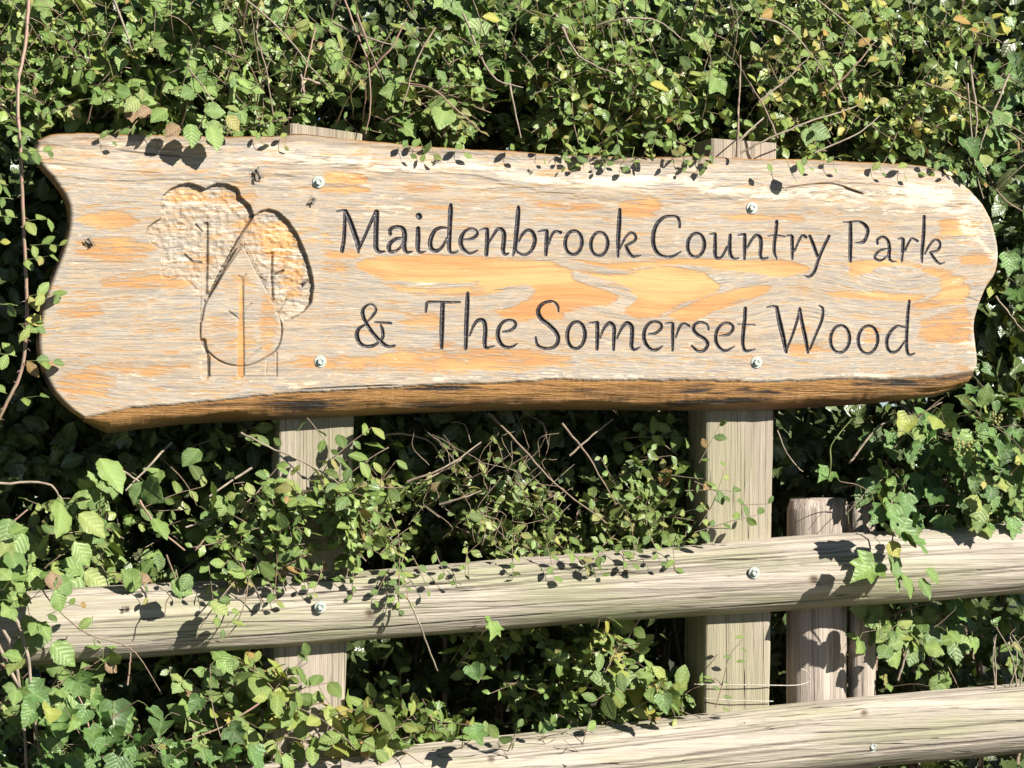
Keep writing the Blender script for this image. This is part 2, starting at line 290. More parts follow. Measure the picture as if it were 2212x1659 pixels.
LET = [
('M', A, [[(105,325,20),(180,308,34),(270,305,46)], [(258,320,50),(250,550,62),(240,800,62),(205,1010,66)], [(275,320,55),(340,480,78),(420,700,82),(485,900,82),(492,1035,40)], [(510,950,50),(600,760,48),(700,530,52),(785,350,60)], [(805,335,85),(800,600,82),(795,850,82),(800,960,80),(850,1025,58),(960,1015,22)]]),
('a', A, [[(1045,715,60),(1040,650,60),(1100,600,55),(1190,590,55),(1270,630,70),(1295,730,85),(1290,850,80),(1290,950,75),(1330,1035,55),(1430,1020,25)], [(1260,785,35),(1150,800,50),(1060,860,65),(1020,940,75),(1045,1020,60),(1130,1015,50),(1210,960,40),(1265,880,40)]]),
('i', A, [[(1530,620,70),(1530,800,80),(1525,940,75),(1550,1035,50),(1660,1020,22)], [(1540,400,98),(1550,415,98)]]),
('d', A, [[(2100,205,50),(2095,300,80),(2085,500,75),(2075,750,75),(2070,950,70),(2095,1035,50),(2170,1040,35),(2225,1015,20)], [(2040,615,35),(1930,605,50),(1830,650,60),(1765,760,75),(1740,880,75),(1770,980,70),(1850,1010,60),(1940,950,50),(2040,790,45)]]),
('e', Bc, [[(200,770,30),(330,755,45),(420,700,55),(435,640,45),(390,590,40),(310,580,40),(220,630,50),(160,730,70),(150,840,75),(190,930,65),(280,1005,45),(350,1000,40),(445,955,25)]]),
('n', Bc, [[(480,605,20),(560,580,40),(610,585,50)], [(610,590,60),(610,800,75),(595,1030,65)], [(640,820,35),(720,690,45),(780,600,55),(860,590,60),(905,680,75),(895,850,75),(885,950,70),(915,1025,50),(985,1005,30)]]),
('b', Bc, [[(1155,200,50),(1150,300,75),(1130,550,75),(1105,800,70),(1090,940,65),(1060,1045,35)], [(1160,800,35),(1220,680,50),(1300,610,50),(1390,630,60),(1440,750,70),(1420,880,65),(1350,990,50),(1250,1035,45),(1150,1000,45),(1105,940,40)]]),
('r', Bc, [[(1490,635,20),(1570,615,40),(1640,615,50)], [(1650,620,60),(1645,800,70),(1630,1030,60)], [(1680,850,35),(1730,700,45),(1790,630,45),(1890,645,55)]]),
('o', Bc, ell(2114, 822, 146, 207, 66)), ('o', Cc, ell(527, 757, 147, 207, 62)),
('k', Cc, [[(885,160,55),(875,400,75),(855,700,70),(855,980,40)], [(880,850,30),(940,720,40),(1010,610,40),(1085,560,45),(1155,610,50),(1150,690,50),(1060,750,45),(990,785,40)], [(990,785,50),(1030,880,60),(1110,975,50),(1250,955,22)]]),
('C', Cc, [[(1925,465,45),(1925,380,50),(1890,295,50),(1780,270,45),(1640,300,55),(1520,430,65),(1465,620,75),(1480,800,70),(1560,930,60),(1680,980,45),(1800,975,45),(1950,890,25)]]),
('o', Dc, ell(148, 610, 122, 172, 54)),
('u', Dc, [[(330,455,18),(400,445,35),(425,450,40)], [(425,450,45),(425,600,55),(425,740,55),(450,800,45),(520,780,35),(600,640,40)], [(645,465,45),(635,600,55),(645,740,55),(700,810,35),(770,795,18)]]),
('n', Dc, [[(750,470,15),(830,455,35)], [(855,460,50),(855,620,55),(850,810,40)], [(890,650,30),(950,540,40),(1020,470,45),(1085,510,55),(1090,640,55),(1080,750,50),(1110,810,40),(1190,795,25)]]),
('t', Dc, [[(1320,270,50),(1305,450,50),(1285,600,50),(1285,720,45),(1320,815,25)], [(1190,480,15),(1300,470,30),(1440,485,22)]]),
('r', Dc, [[(1470,475,25),(1530,475,40)], [(1545,490,50),(1545,650,50),(1545,810,35)], [(1580,690,30),(1640,550,35),(1690,475,40),(1745,495,45)]]),
('y', Dc, [[(1800,480,45),(1850,600,50),(1910,770,50)], [(2080,480,45),(2010,620,45),(1920,830,45),(1870,990,45),(1790,1070,40),(1720,1050,18)]]),
('P', Ec, [[(290,275,15),(400,280,30)], [(400,280,50),(400,550,60),(395,840,50)], [(400,270,25),(540,275,40),(630,340,55),(650,430,50),(600,550,50),(530,575,35),(465,575,18)]]),
('a', Ec, [[(790,590,40),(790,530,40),(870,490,40),(940,540,45),(965,650,50),(960,770,50),(985,840,35),(1065,855,15)], [(940,665,22),(850,680,35),(770,740,40),(755,800,40),(810,835,35),(870,820,30),(940,760,25)]]),
('r', Ec, [[(1085,520,20),(1150,515,40)], [(1165,530,50),(1160,650,50),(1145,850,30)], [(1190,690,30),(1240,580,35),(1290,515,35),(1370,550,40)]]),
('k', Ec, [[(1470,195,45),(1460,450,55),(1440,700,50),(1435,860,30)], [(1480,740,25),(1540,620,35),(1610,540,35),(1680,550,40),(1700,620,40),(1660,690,40),(1580,710,35)], [(1560,720,40),(1620,810,45),(1690,880,35),(1770,860,12)]]),
('&', Gc, [[(330,530,25),(400,450,40),(445,370,32),(400,300,28),(330,295,28),(260,360,45),(250,440,55),(290,540,48),(370,670,50),(470,790,50),(570,880,50),(640,905,40),(715,890,30)], [(290,580,25),(200,640,45),(165,730,60),(200,840,55),(290,900,45),(400,890,45),(480,840,35),(540,770,45),(540,670,45),(510,590,30)], [(425,550,25),(540,555,32),(660,565,35)]]),
('T', Gc, [[(1165,400,30),(1175,320,40),(1190,265,40),(1300,255,36),(1450,260,38),(1660,258,30)], [(1410,280,60),(1400,600,66),(1395,920,48)]]),
('h', Gc, [[(1775,125,40),(1770,250,60),(1755,600,62),(1745,930,50)], [(1800,750,25),(1860,600,40),(1930,520,50),(2010,540,60),(2030,680,60),(2020,830,60),(2040,920,45),(2160,895,20)]]),
('e', Hc, [[(290,690,25),(400,670,40),(470,610,45),(470,550,40),(400,520,38),(300,545,42),(230,650,55),(225,780,60),(280,880,50),(360,915,42),(440,900,35),(500,860,18)]]),
('S', Hc, [[(1100,400,25),(1090,320,40),(1030,255,38),(930,255,42),(840,310,50),(805,400,60),(850,500,60),(960,590,60),(1060,690,60),(1100,790,55),(1060,890,50),(970,930,42),(860,920,42),(790,870,40),(770,770,30)]]),
('o', Hc, ell(1357, 738, 128, 195, 57)),
('m', Hc, [[(1550,560,18),(1650,550,35)], [(1665,560,55),(1665,750,55),(1660,940,45)], [(1700,780,30),(1760,640,40),(1840,560,50),(1905,620,55),(1905,780,50),(1900,950,40)], [(1950,780,30),(2010,650,40),(2090,560,50),(2165,620,60),(2165,790,60),(2160,900,55),(2200,950,40),(2288,910,20)]]),
('e', Ic, [[(270,725,25),(370,710,40),(450,640,45),(450,580,40),(390,545,38),(290,560,42),(215,660,50),(205,790,55),(250,890,50),(320,950,45),(400,945,40),(475,895,18)]]),
('r', Ic, [[(510,570,18),(600,560,40)], [(620,575,45),(620,760,50),(620,960,35)], [(665,770,25),(720,620,40),(780,570,36),(860,605,36)]]),
('s', Ic, [[(1140,660,30),(1120,590,36),(1040,550,36),(950,575,42),(920,650,50),(980,730,50),(1080,790,50),(1130,870,50),(1080,955,45),(990,970,40),(900,895,35)]]),
('e', Ic, [[(1300,745,22),(1420,730,40),(1490,660,45),(1480,590,40),(1400,560,38),(1310,600,42),(1255,700,50),(1250,830,50),(1310,930,45),(1390,965,40),(1520,900,18)]]),
('t', Ic, [[(1675,350,50),(1665,500,55),(1645,700,55),(1640,860,50),(1680,965,45),(1820,940,18)], [(1560,575,12),(1690,585,25),(1815,590,22)]]),
('W', Wc, [[(60,245,18),(150,230,30),(200,245,40)], [(200,240,45),(240,450,65),(290,660,60),(330,850,45)], [(340,810,30),(420,600,36),(490,380,36),(515,260,36)], [(515,260,36),(550,480,50),(600,700,50),(625,860,35)], [(650,820,30),(730,620,36),(810,430,40),(830,310,36),(820,250,36),(775,218,18)]]),
('o', Wc, ell(1062, 675, 130, 185, 48)), ('o', Wc, ell(1442, 683, 133, 188, 48)),
('d', Wc, [[(2005,160,40),(1985,350,46),(1970,600,46),(1970,800,46),(2000,890,40),(2080,870,20)], [(1945,520,25),(1850,500,32),(1760,560,42),(1700,680,50),(1710,800,45),(1770,860,40),(1860,820,35),(1945,700,25)]]),
]
def near(P, m=.012):
    return np.nonzero((X > P[:, 0].min() - m) & (X < P[:, 0].max() + m) & (Z > P[:, 1].min() - m) & (Z < P[:, 1].max() + m))[0]
for i, (ch, cr, strokes) in enumerate(LET):
    for st in strokes:
        P = crop_pts(st, *cr)
        if len(P) > 2: P = catmull(P, 6)
        P[:, 2] = np.maximum(P[:, 2] * 1.14, .0030)
        idx = near(P); q, bw = seg_dist(X[idx], Z[idx], P)
        d_ = np.clip(-q * 1.1, 0, .0042)
        depth[idx] = np.maximum(depth[idx], d_)
        pv = np.clip(.5 - q / .0016, 0, 1); sel = pv > .02
        paint[idx] = np.maximum(paint[idx], pv); lid[idx[sel]] = i

# carved emblem of three trees
TC = (540, 680, .50616)
def tc_pts(pts, wd=8): return crop_pts([(p[0], p[1], p[2] if len(p) > 2 else wd) for p in pts], *TC)
def poly_sd(px, py, P):
    inside = np.zeros(len(px), bool); P2 = np.roll(P, -1, 0)
    for a, b in zip(P, P2):
        c = ((a[1] > py) != (b[1] > py)) & (px < (b[0] - a[0]) * (py - a[1]) / (b[1] - a[1] + 1e-12) + a[0]); inside ^= c
    q, _ = seg_dist(px, py, np.column_stack([np.vstack([P, P[:1]])[:, :2], np.zeros(len(P) + 1)]))
    return np.where(inside, -q, q)
crownL = [(905,330),(885,262),(805,185),(785,122),(700,85),(620,80),(530,125),(480,100),(400,75),(330,90),(250,130),(200,180),(185,260),(190,350),(140,380),(85,420),(72,480),(100,550),(180,610),(185,680),(175,750),(200,820),(260,835),(330,810),(390,850),(450,910),(510,945),(560,955),(600,890),(700,695),(770,560)]
crownR = [(915,330),(960,295),(1020,280),(1100,305),(1180,380),(1250,480),(1310,620),(1355,760),(1375,880),(1360,1010),(1300,1080),(1200,1140),(1130,1155),(1105,1110),(1065,1000),(945,790),(830,560),(780,590),(700,730),(610,905),(600,890),(700,690),(790,540)]
drop = [(825,560),(700,735),(560,965),(510,1080),(492,1200),(500,1310),(560,1400),(650,1470),(750,1500),(870,1500),(980,1450),(1085,1375),(1125,1250),(1110,1120),(1060,1000),(940,790),(825,560)]
tree = np.full(NP_, -1)
def rough_sm(poly):
    P = tc_pts(poly)[:, :2]; return P
def facets(idx, k):
    x = X[idx] * k; z = Z[idx] * k; xi = np.floor(x); zi = np.floor(z); best = np.full(len(idx), 9.); val = np.zeros(len(idx))
    for dx in (-1, 0, 1):
        for dz in (-1, 0, 1):
            cx = xi + dx; cz = zi + dz; h1 = np.sin(cx * 12.9 + cz * 78.2) * 43758.5; h1 -= np.floor(h1); h2 = np.sin(cx * 39.3 + cz * 11.1) * 24634.6; h2 -= np.floor(h2)
            d_ = np.hypot(x - cx - h1, z - cz - h2); m = d_ < best; best[m] = d_[m]; val[m] = (h1 - .5)[m] * (x - cx - h1)[m] + (h2 - .5)[m] * (z - cz - h2)[m]
    return best, val
for tid, poly, dp in ((0, crownL, .0105), (1, crownR, .0090)):
    P = rough_sm(poly); idx = near(P); q = poly_sd(X[idx], Z[idx], P)
    b, vl = facets(idx, 85)
    d_ = dp * sstep(-q, -.0002, .0026) + sstep(-q, .002, .006) * (-.0010 * b + .0022 * vl) + .0050 * (fbm(X[idx] * 110, Z[idx] * 170, 90 + tid, 3) - .5)
    m = q < .0015; depth[idx[m]] = np.maximum(depth[idx[m]] * 0, d_[m]); tree[idx[m]] = tid
    crack_groove[idx] = np.maximum(crack_groove[idx], .8 * np.clip(1 - np.abs(q) / .0020, 0, 1) * np.clip(.3 + fbm(X[idx] * 40, Z[idx] * 40, 4), 0, 1)); qq = np.abs(q + .002); depth[idx] += .002 * np.clip(1 - qq / .0022, 0, 1)  # darker line along the crown edge, plus a fine groove
P = rough_sm(drop); idx = near(P); q = poly_sd(X[idx], Z[idx], P); m = q < .0006; depth[idx[m]] = 0; tree[idx[m]] = 2
def groove(pts, wd, dp, flat=False, tid=None, darken=0):
    P = tc_pts(pts, wd)
    idx = near(P); q, bw = seg_dist(X[idx], Z[idx], P)
    d_ = dp * sstep(-q, -.0008, .0012 if flat else .5 * bw.max())
    depth[idx] = np.maximum(depth[idx], d_ if not flat else np.where(q < 0, np.maximum(d_, 0), d_))
    if tid is not None:
        sel = q < .001; tree[idx[sel]] = tid
    if darken: crack_groove[idx] = np.maximum(crack_groove[idx], darken * np.clip(.5 - q / .0015, 0, 1))  # darker colour within the carved line
dsm = catmull([(a, b, 13) for a, b in drop[1:-1]], 4)
groove([drop[0] + (10,)] + [tuple(p) for p in dsm] + [drop[0] + (10,)], 13, .0042, tid=2, darken=.6)
groove([(905, 335), (790, 545), (700, 700), (620, 860), (560, 965)], 16, .0125, tid=0)
groove([(540, 400), (540, 700), (535, 930)], 44, .0145, True, 0, .12)
groove([(525, 1000), (500, 1150)], 20, .004, True, 0); groove([(525, 1405), (527, 1575)], 66, .0060, True, 0); groove([(515, 1310), (530, 1370)], 40, .006, True, 0)
groove([(375, 635), (440, 690), (510, 700)], 20, .0150, tid=0, darken=.6); groove([(460, 400), (515, 455)], 18, .0150, tid=0, darken=.6); groove([(585, 605), (650, 560), (720, 530)], 18, .0095, tid=0)
groove([(1048, 630), (1045, 800), (1055, 990)], 34, .0128, True, 1, .15); groove([(1075, 790), (1140, 760)], 24, .0145, tid=1, darken=.6); groove([(1095, 1085), (1165, 985)], 34, .0130, tid=1); groove([(955, 805), (1005, 838)], 18, .0135, tid=1, darken=.6); groove([(1010, 625), (1050, 640), (1095, 605)], 20, .0125, tid=1)
groove([(813, 820, 26), (808, 1100, 40), (805, 1400, 52), (806, 1572, 58)], 40, .0022, True, 2)
groove([(835, 1065), (888, 1018)], 13, .0025, tid=2, darken=.2); groove([(800, 1145), (712, 1080)], 15, .003, tid=2, darken=.3); groove([(842, 1462), (960, 1365)], 13, .0025, tid=2, darken=.2); groove([(788, 803), (812, 822), (846, 793)], 12, .0025, tid=2, darken=.3)
groove([(520, 470), (515, 700), (508, 935)], 6, .0112, tid=0, darken=.45); groove([(497, 960), (490, 1100), (486, 1290)], 6, .002, tid=0, darken=.5); groove([(492, 1400), (490, 1580)], 6, .003, tid=0, darken=.5); groove([(1030, 640), (1022, 800), (1030, 910)], 6, .0095, tid=1, darken=.4); groove([(800, 830), (790, 1100), (778, 1400), (775, 1580)], 4, .0012, tid=2, darken=.45); groove([(827, 830), (829, 1100), (832, 1400), (835, 1580)], 5, .0014, tid=2, darken=.6)
groove([(562, 1583), (1088, 1583)], 6, .0018, tid=2, darken=.5); groove([(1086, 1398), (1086, 1583)], 9, .0030, tid=2, darken=.5); groove([(563, 1420), (563, 1583)], 9, .0035, tid=2, darken=.5)
groove([(1060, 1430, 20), (1010, 1470, 14), (1000, 1570, 10)], 12, .002, tid=2)
# cracks and bruises
def bcrack(pts, wd, dp=.002, st=.85):
    a = np.array(pts, float); q = xz(catmull(a, 5)); P = np.column_stack([q, np.full(len(q), wd)]); P[0, 2] = P[-1, 2] = .0001
    idx = near(P); d_, _ = seg_dist(X[idx], Z[idx], P); k_ = np.clip(.5 - d_ / .0018, 0, 1); depth[idx] += dp * k_; crack_groove[idx] = np.maximum(crack_groove[idx], k_ * st)
bcrack([(134, 565), (220, 566), (318, 568)], .0012, st=.7); bcrack([(88, 351), (180, 359), (260, 368), (345, 374)], .0014, st=.7); bcrack([(248, 322), (320, 331), (402, 338)], .0030); bcrack([(330, 318), (390, 325)], .0014)
bcrack([(1690, 408), (1740, 400), (1800, 397), (1865, 418)], .0030, .003, .7); bcrack([(1822, 405), (1868, 420)], .004, .004); bcrack([(1330, 470), (1420, 478), (1500, 482)], .0006, st=.4)
bcrack([(240, 535), (310, 534)], .0008, st=.5); bcrack([(2080, 640), (2110, 650)], .0008); bcrack([(640, 842), (760, 836), (860, 832)], .0030, .003, .8); bcrack([(420, 700), (520, 690), (700, 700)], .0004, st=.25)
# rounded arris, gentle waviness
gu = np.broadcast_to(np.linspace(0, 1, NU)[:, None], (NU, NV)).ravel(); gv = np.broadcast_to(np.linspace(0, 1, NV)[None], (NU, NV)).ravel()
H_ = np.repeat(np.linalg.norm(T_ - B_, axis=1), NV)
dtop = (1 - gv) * H_; dbot = gv * H_; dl = gu * 2.0; dr = (1 - gu) * 2.0
edge = np.minimum(np.minimum(dtop, dbot), np.minimum(dl, dr))
depth += .0045 * np.clip(1 - edge / .008, 0, 1) ** 2
wn = fbm(X * 2.2, Z * 9, 31)
depth += (fbm(X * 5, Z * 40, 3) - .5) * .0022 + .012 * sstep(.085 * (.6 + .8 * wn) - dtop, 0, .07)
depth += (fbm(X * 14, Z * 90, 8) - .5) * .005 * sstep(.13 - dtop, 0, .06)
ledge = sstep(fbm(X * 7, Z * 60, 77), .5, .56) * sstep(.15 - dtop, 0, .05); depth += .0016 * ledge

# masks: orange oiled wood, pale flaked wood, brown edge
def pmask(poly, soft=9, amp=1.0):
    P = np.array(poly, float); cx, cy = P[:, 0].min() - 40, P[:, 0].max() + 40
    idx = np.nonzero((PXg > cx) & (PXg < cy) & (PYg > P[:, 1].min() - 40) & (PYg < P[:, 1].max() + 40))[0]
    P = catmull(np.vstack([P, P[:1]]), 4)[:-1]
    return idx, np.clip(.5 - poly_sd(PXg[idx], PYg[idx], P) / (2 * soft), 0, 1) * amp
orange = np.full(NP_, .20) + .30 * (fbm(PXg / 120, PYg / 16, 41) - .5) * 2
def add(field, poly, soft=9, amp=1.0):
    i_, m_ = pmask(poly, soft, amp); field[i_] = np.maximum(field[i_], m_)
def box(field, x0, y0, x1, y1, amp=.75, soft=10):
    mx, my = (x0 + x1) / 2, (y0 + y1) / 2; add(field, [(x0, my), (x0 + .2 * (x1 - x0), y0), (x1 - .2 * (x1 - x0), y0), (x1, my), (x1 - .2 * (x1 - x0), y1), (x0 + .2 * (x1 - x0), y1)], soft, amp)
add(orange, [(765,575),(800,557),(900,552),(1000,553),(1090,563),(1133,582),(1100,600),(1000,612),(900,610),(820,598)], 7, 1.2)
add(orange, [(1055,560),(1150,560),(1229,580),(1245,603),(1313,623),(1334,640),(1309,659),(1221,671),(1213,690),(1094,688),(1075,660),(1135,650),(1150,622),(1035,616)], 9, 1.15)
add(orange, [(830,606),(900,617),(1000,620),(1080,612),(1100,622),(1040,640),(930,640),(850,628)], 11, .9)
add(orange, [(1250,585),(1340,590),(1426,576),(1500,583),(1540,598),(1555,622),(1530,640),(1480,655),(1426,680),(1375,690),(1350,670),(1370,640),(1340,615)], 9, 1.1)
add(orange, [(1440,680),(1540,636),(1660,616),(1640,640),(1555,665),(1510,692),(1465,692)], 8, 1.1)
add(orange, [(1230,560),(1330,568),(1478,558),(1600,562),(1696,562),(1748,583),(1696,598),(1625,590),(1540,578),(1426,572),(1330,582)], 5, 1.0)
add(orange, [(1830,566),(1900,560),(1960,572),(1900,578),(1870,595),(1835,590)], 5, 1.0); add(orange, [(1940,560),(2000,575),(2060,590),(2095,620),(2080,655),(2010,668),(1960,664),(2020,640),(2030,610),(1990,585)], 7, .85)
add(orange, [(1780,630),(1850,628),(1930,634),(2000,640),(1960,652),(1870,648),(1800,640)], 4, 1.0)
box(orange, 2020, 470, 2125, 512, .8); box(orange, 2070, 545, 2152, 575, .85); add(orange, [(1985,690),(2090,662),(2100,730),(2080,752),(2020,740),(1980,735)], 9, .72); box(orange, 2055, 770, 2100, 795, .5)
box(orange, 690, 372, 800, 402, .85); box(orange, 680, 400, 800, 424, .75); box(orange, 870, 390, 960, 420, .6); box(orange, 1140, 435, 1320, 458, .72); box(orange, 1330, 425, 1432, 470, .78); box(orange, 1545, 462, 1740, 478, .8); box(orange, 1130, 415, 1190, 440, .5)
box(orange, 610, 768, 860, 800, .72, 12); box(orange, 780, 752, 1240, 802, .75, 14); box(orange, 1240, 770, 1420, 790, .5); box(orange, 1450, 772, 1540, 792, .5); box(orange, 1560, 765, 1640, 780, .4); box(orange, 1690, 740, 1800, 768, .6); box(orange, 1860, 700, 1900, 750, .6)
box(orange, 690, 535, 780, 560, .7); box(orange, 690, 560, 760, 590, .6); box(orange, 1580, 420, 1760, 440, .35); box(orange, 690, 500, 720, 530, .7); box(orange, 930, 735, 1000, 760, .55); box(orange, 860, 670, 960, 720, .55)
box(orange, 160, 458, 300, 496, .78); box(orange, 148, 515, 340, 562, .68); box(orange, 205, 592, 420, 628, .66); box(orange, 110, 655, 230, 690, .58); box(orange, 200, 640, 340, 660, .45); box(orange, 115, 800, 260, 862, .62, 14); box(orange, 150, 780, 420, 815, .5); box(orange, 470, 372, 590, 388, .6); box(orange, 140, 362, 260, 378, .4); box(orange, 250, 690, 420, 720, .45)
box(orange, 355, 415, 455, 438, .9); box(orange, 470, 400, 560, 450, .6); box(orange, 500, 470, 600, 520, .55); box(orange, 560, 480, 640, 560, .85); box(orange, 600, 520, 660, 640, .62); box(orange, 400, 540, 470, 590, .5); box(orange, 555, 640, 600, 760, .6); box(orange, 470, 600, 560, 640, .45); box(orange, 440, 690, 560, 790, .4)
i_, m_ = pmask([(518,622),(525,622),(526,700),(527.5,806),(512.5,806),(515,700)], 1.5, .95); orange[i_] = np.maximum(orange[i_], m_)
for hx in ([(1086,632),(1130,615),(1150,628),(1120,655),(1085,668),(1050,660)], [(1235,600),(1262,605),(1330,625),(1375,640),(1350,668),(1320,660),(1345,643),(1290,622)], [(1500,575),(1560,590),(1590,612),(1555,610),(1530,592)], [(1850,598),(1910,585),(1975,600),(1960,625),(1890,628),(1850,615)]):
    i_, m_ = pmask(hx, 4); orange[i_] = orange[i_] * (1 - m_) + .1 * m_
pale = np.full(NP_, .05)
top_band = lambda x: np.interp(x, [80, 300, 700, 900, 1100, 1300, 1500, 1700, 1850, 2000, 2080, 2140], [315, 322, 350, 352, 375, 392, 400, 415, 420, 430, 470, 560])
wav = 10 * np.sin(PXg / 60) + 16 * (fbm(PXg / 90, PXg * 0, 5) - .5)
pale = np.maximum(pale, .62 * np.exp(-((PYg - top_band(PXg) - wav) / 15) ** 2) * sstep(PXg, 60, 900) + .12 * np.exp(-((PYg - top_band(PXg)) / 30) ** 2))
for a in ((1560, 398, 1760, 425, .6), (1740, 405, 1980, 440, .62), (1900, 400, 2060, 450, .85), (1960, 410, 2060, 436, 1.1), (2060, 430, 2140, 520, .6), (520, 318, 640, 330, .5), (680, 338, 960, 358, .5), (150, 300, 420, 318, .35), (780, 430, 900, 470, .5), (420, 805, 900, 828, .45), (940, 805, 2090, 822, .5), (1800, 440, 2050, 470, .45), (330, 860, 200, 880, .3), (90, 345, 140, 372, .5), (2080, 690, 2112, 800, .5)): box(pale, *a, soft=14)
pale = np.maximum(pale, np.where((tree == 0) | (tree == 1), .36, 0))
pale[orange > .95] = 0
brown = .9 * sstep(.035 - dtop, 0, .035) * (.5 + fbm(X * 9, Z * 30, 12)) + .8 * sstep(.010 - dl, 0, .01)
for bx, by in ((688, 393), (1624, 449), (692, 781), (1634, 783)):
    rr_ = np.hypot(PXg - bx, PYg - by); brown = np.maximum(brown, .75 * np.exp(-(rr_ / 17) ** 4)); brown = np.maximum(brown, .5 * np.exp(-((PXg - bx) / 7) ** 2) * sstep(PYg, by, by + 8) * sstep(by + 60 - PYg, 0, 40))
# grain direction: contours bow round the old knots
def bow(x0, y0, rx, ry, k):
    return k * np.exp(-((PXg - x0) / rx) ** 2 - ((PYg - y0) / ry) ** 2)
gz = Z + .05 * (fbm(X * 1.3, Z * 2.5, 60) - .5) - .0 * X + bow(950, 585, 260, 60, .018) + bow(1270, 640, 140, 55, -.015) + bow(1960, 610, 110, 55, .028) + bow(1440, 630, 170, 60, .016) + bow(1800, 405, 160, 35, -.02) + bow(1700, 650, 90, 70, -.02) + .04 * sstep(PYg, 700, 860) * sstep(500 - PXg, 0, 500) * (X * 2)
gpos = np.stack([X, X * 0, gz], 1)

Yg = depth
VV = np.stack([X, Yg, Z], 1)
ii = np.arange(NP_).reshape(NU, NV)
Fq = np.stack([ii[:-1, :-1], ii[1:, :-1], ii[1:, 1:], ii[:-1, 1:]], -1).reshape(-1, 4)
fl = lid[Fq].max(1); ft = tree[Fq].max(1)
owner = np.where(fl >= 0, fl, np.where(ft >= 0, 100 + ft, 999))
sign = empty('wooden_sign', tuple(at1(1120, 600, .04)))
tag(sign, 'long live-edge wooden sign board carved with three trees and "Maidenbrook Country Park & The Somerset Wood"', 'sign')
sloc = np.array(sign.location)
ATT = dict(orange=orange, pale=pale, paint=paint, crack_groove=crack_groove, brown=brown)
def submesh(name, faces, mat):
    vid, inv = np.unique(faces, return_inverse=True)
    at_ = {k: a[vid] for k, a in ATT.items()}; at_['gpos'] = gpos[vid]
    return mesh(name, VV[vid] - sloc, inv.reshape(faces.shape), mat, True, at_)
link('board_face', submesh('board_face', Fq[owner == 999], M_BOARD), sign)
for i, (ch, _, _) in enumerate(LET):
    f_ = Fq[owner == i]
    if len(f_): link('letter', submesh('letter', f_, M_BOARD), sign)['label'] = ('carved black ampersand' if ch == '&' else 'carved black letter ' + ch)
for k, lb in enumerate(('carved tree with a lobed cloud-like crown', 'carved tree with a tall egg-shaped crown', 'carved teardrop-shaped tree with a slim orange trunk')):
    f_ = Fq[owner == 100 + k]
    if len(f_): link('carved_tree', submesh('carved_tree', f_, M_BOARD), sign)['label'] = lb
# board sides, top, back and the thick waney lower edge
BT = .072
ring = np.concatenate([ii[:, -1][::-1], ii[0, ::-1][1:]])                   # top right->left, then left side down
ring = np.concatenate([ii[-1, :], ring])                                    # right side up first
F0 = VV[ring]; prof = [(0, 0), (.004, .0018), (.012, .003), (.035, .003), (.06, .001), (BT, -.004)]
cen = np.array([X.mean(), 0, Z.mean()]); tang = np.gradient(F0[:, [0, 2]], axis=0); nrm = np.stack([tang[:, 1], -tang[:, 0]], 1); nrm /= np.linalg.norm(nrm, axis=1)[:, None] + 1e-9
ist = np.clip((F0[:, 2] - Z.min()) / .1, 0, 1)
rows = [np.column_stack([F0[:, 0] + nrm[:, 0] * o_, F0[:, 1] * 1.0 + y_ * (1 if j else 1), F0[:, 2] + nrm[:, 1] * o_]) for j, (y_, o_) in enumerate(prof)]
n = len(ring); SV = np.vstack(rows); SF = np.concatenate([np.stack([np.arange(n - 1) + j * n, np.arange(n - 1) + (j + 1) * n, np.arange(1, n) + (j + 1) * n, np.arange(1, n) + j * n], 1) for j in range(len(prof) - 1)])
link('board_edge', mesh('board_edge', SV - sloc, SF, M_WANE, True, {'low': np.zeros(len(SV))}), sign)
bidx = ii[:, 0]; FB = VV[bidx]; pbx, pby = proj(FB)
sil = np.interp(pbx, [150, 180, 215, 240, 300, 400, 500, 700, 800, 1000, 1200, 1500, 1700, 1900, 2040, 2095, 2110], [904, 908, 926, 936, 928, 917, 911, 903, 898, 889, 886, 889, 888, 875, 860, 840, 815])
dropm = np.maximum((sil - pby) * .00095, .001)
rows = []; lows = []
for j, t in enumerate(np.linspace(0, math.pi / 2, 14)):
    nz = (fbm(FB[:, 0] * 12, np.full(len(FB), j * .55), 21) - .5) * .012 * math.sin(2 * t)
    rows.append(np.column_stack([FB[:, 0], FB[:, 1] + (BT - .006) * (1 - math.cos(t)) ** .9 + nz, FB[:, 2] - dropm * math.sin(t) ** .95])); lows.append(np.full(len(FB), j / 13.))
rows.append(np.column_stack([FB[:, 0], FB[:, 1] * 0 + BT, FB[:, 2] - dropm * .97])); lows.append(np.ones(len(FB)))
n = len(FB); SV = np.vstack(rows); SF = np.concatenate([np.stack([np.arange(n - 1) + j * n, np.arange(n - 1) + (j + 1) * n, np.arange(1, n) + (j + 1) * n, np.arange(1, n) + j * n], 1)[:, ::-1] for j in range(len(rows) - 1)])
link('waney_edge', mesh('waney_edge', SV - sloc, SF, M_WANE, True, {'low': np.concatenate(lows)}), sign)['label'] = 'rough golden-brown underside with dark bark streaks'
iu = np.r_[0:NU - 1:14, NU - 1]; iv = np.r_[0:NV - 1:14, NV - 1]; bk = VV[ii[iu][:, iv].ravel()].copy(); bk[:, 1] = BT - .002; ib = np.arange(len(bk)).reshape(len(iu), len(iv))
link('board_back', mesh('board_back', bk - sloc, np.stack([ib[:-1, :-1], ib[:-1, 1:], ib[1:, 1:], ib[1:, :-1]], -1).reshape(-1, 4), M_WANE, True, {'low': np.zeros(len(bk))}), sign)

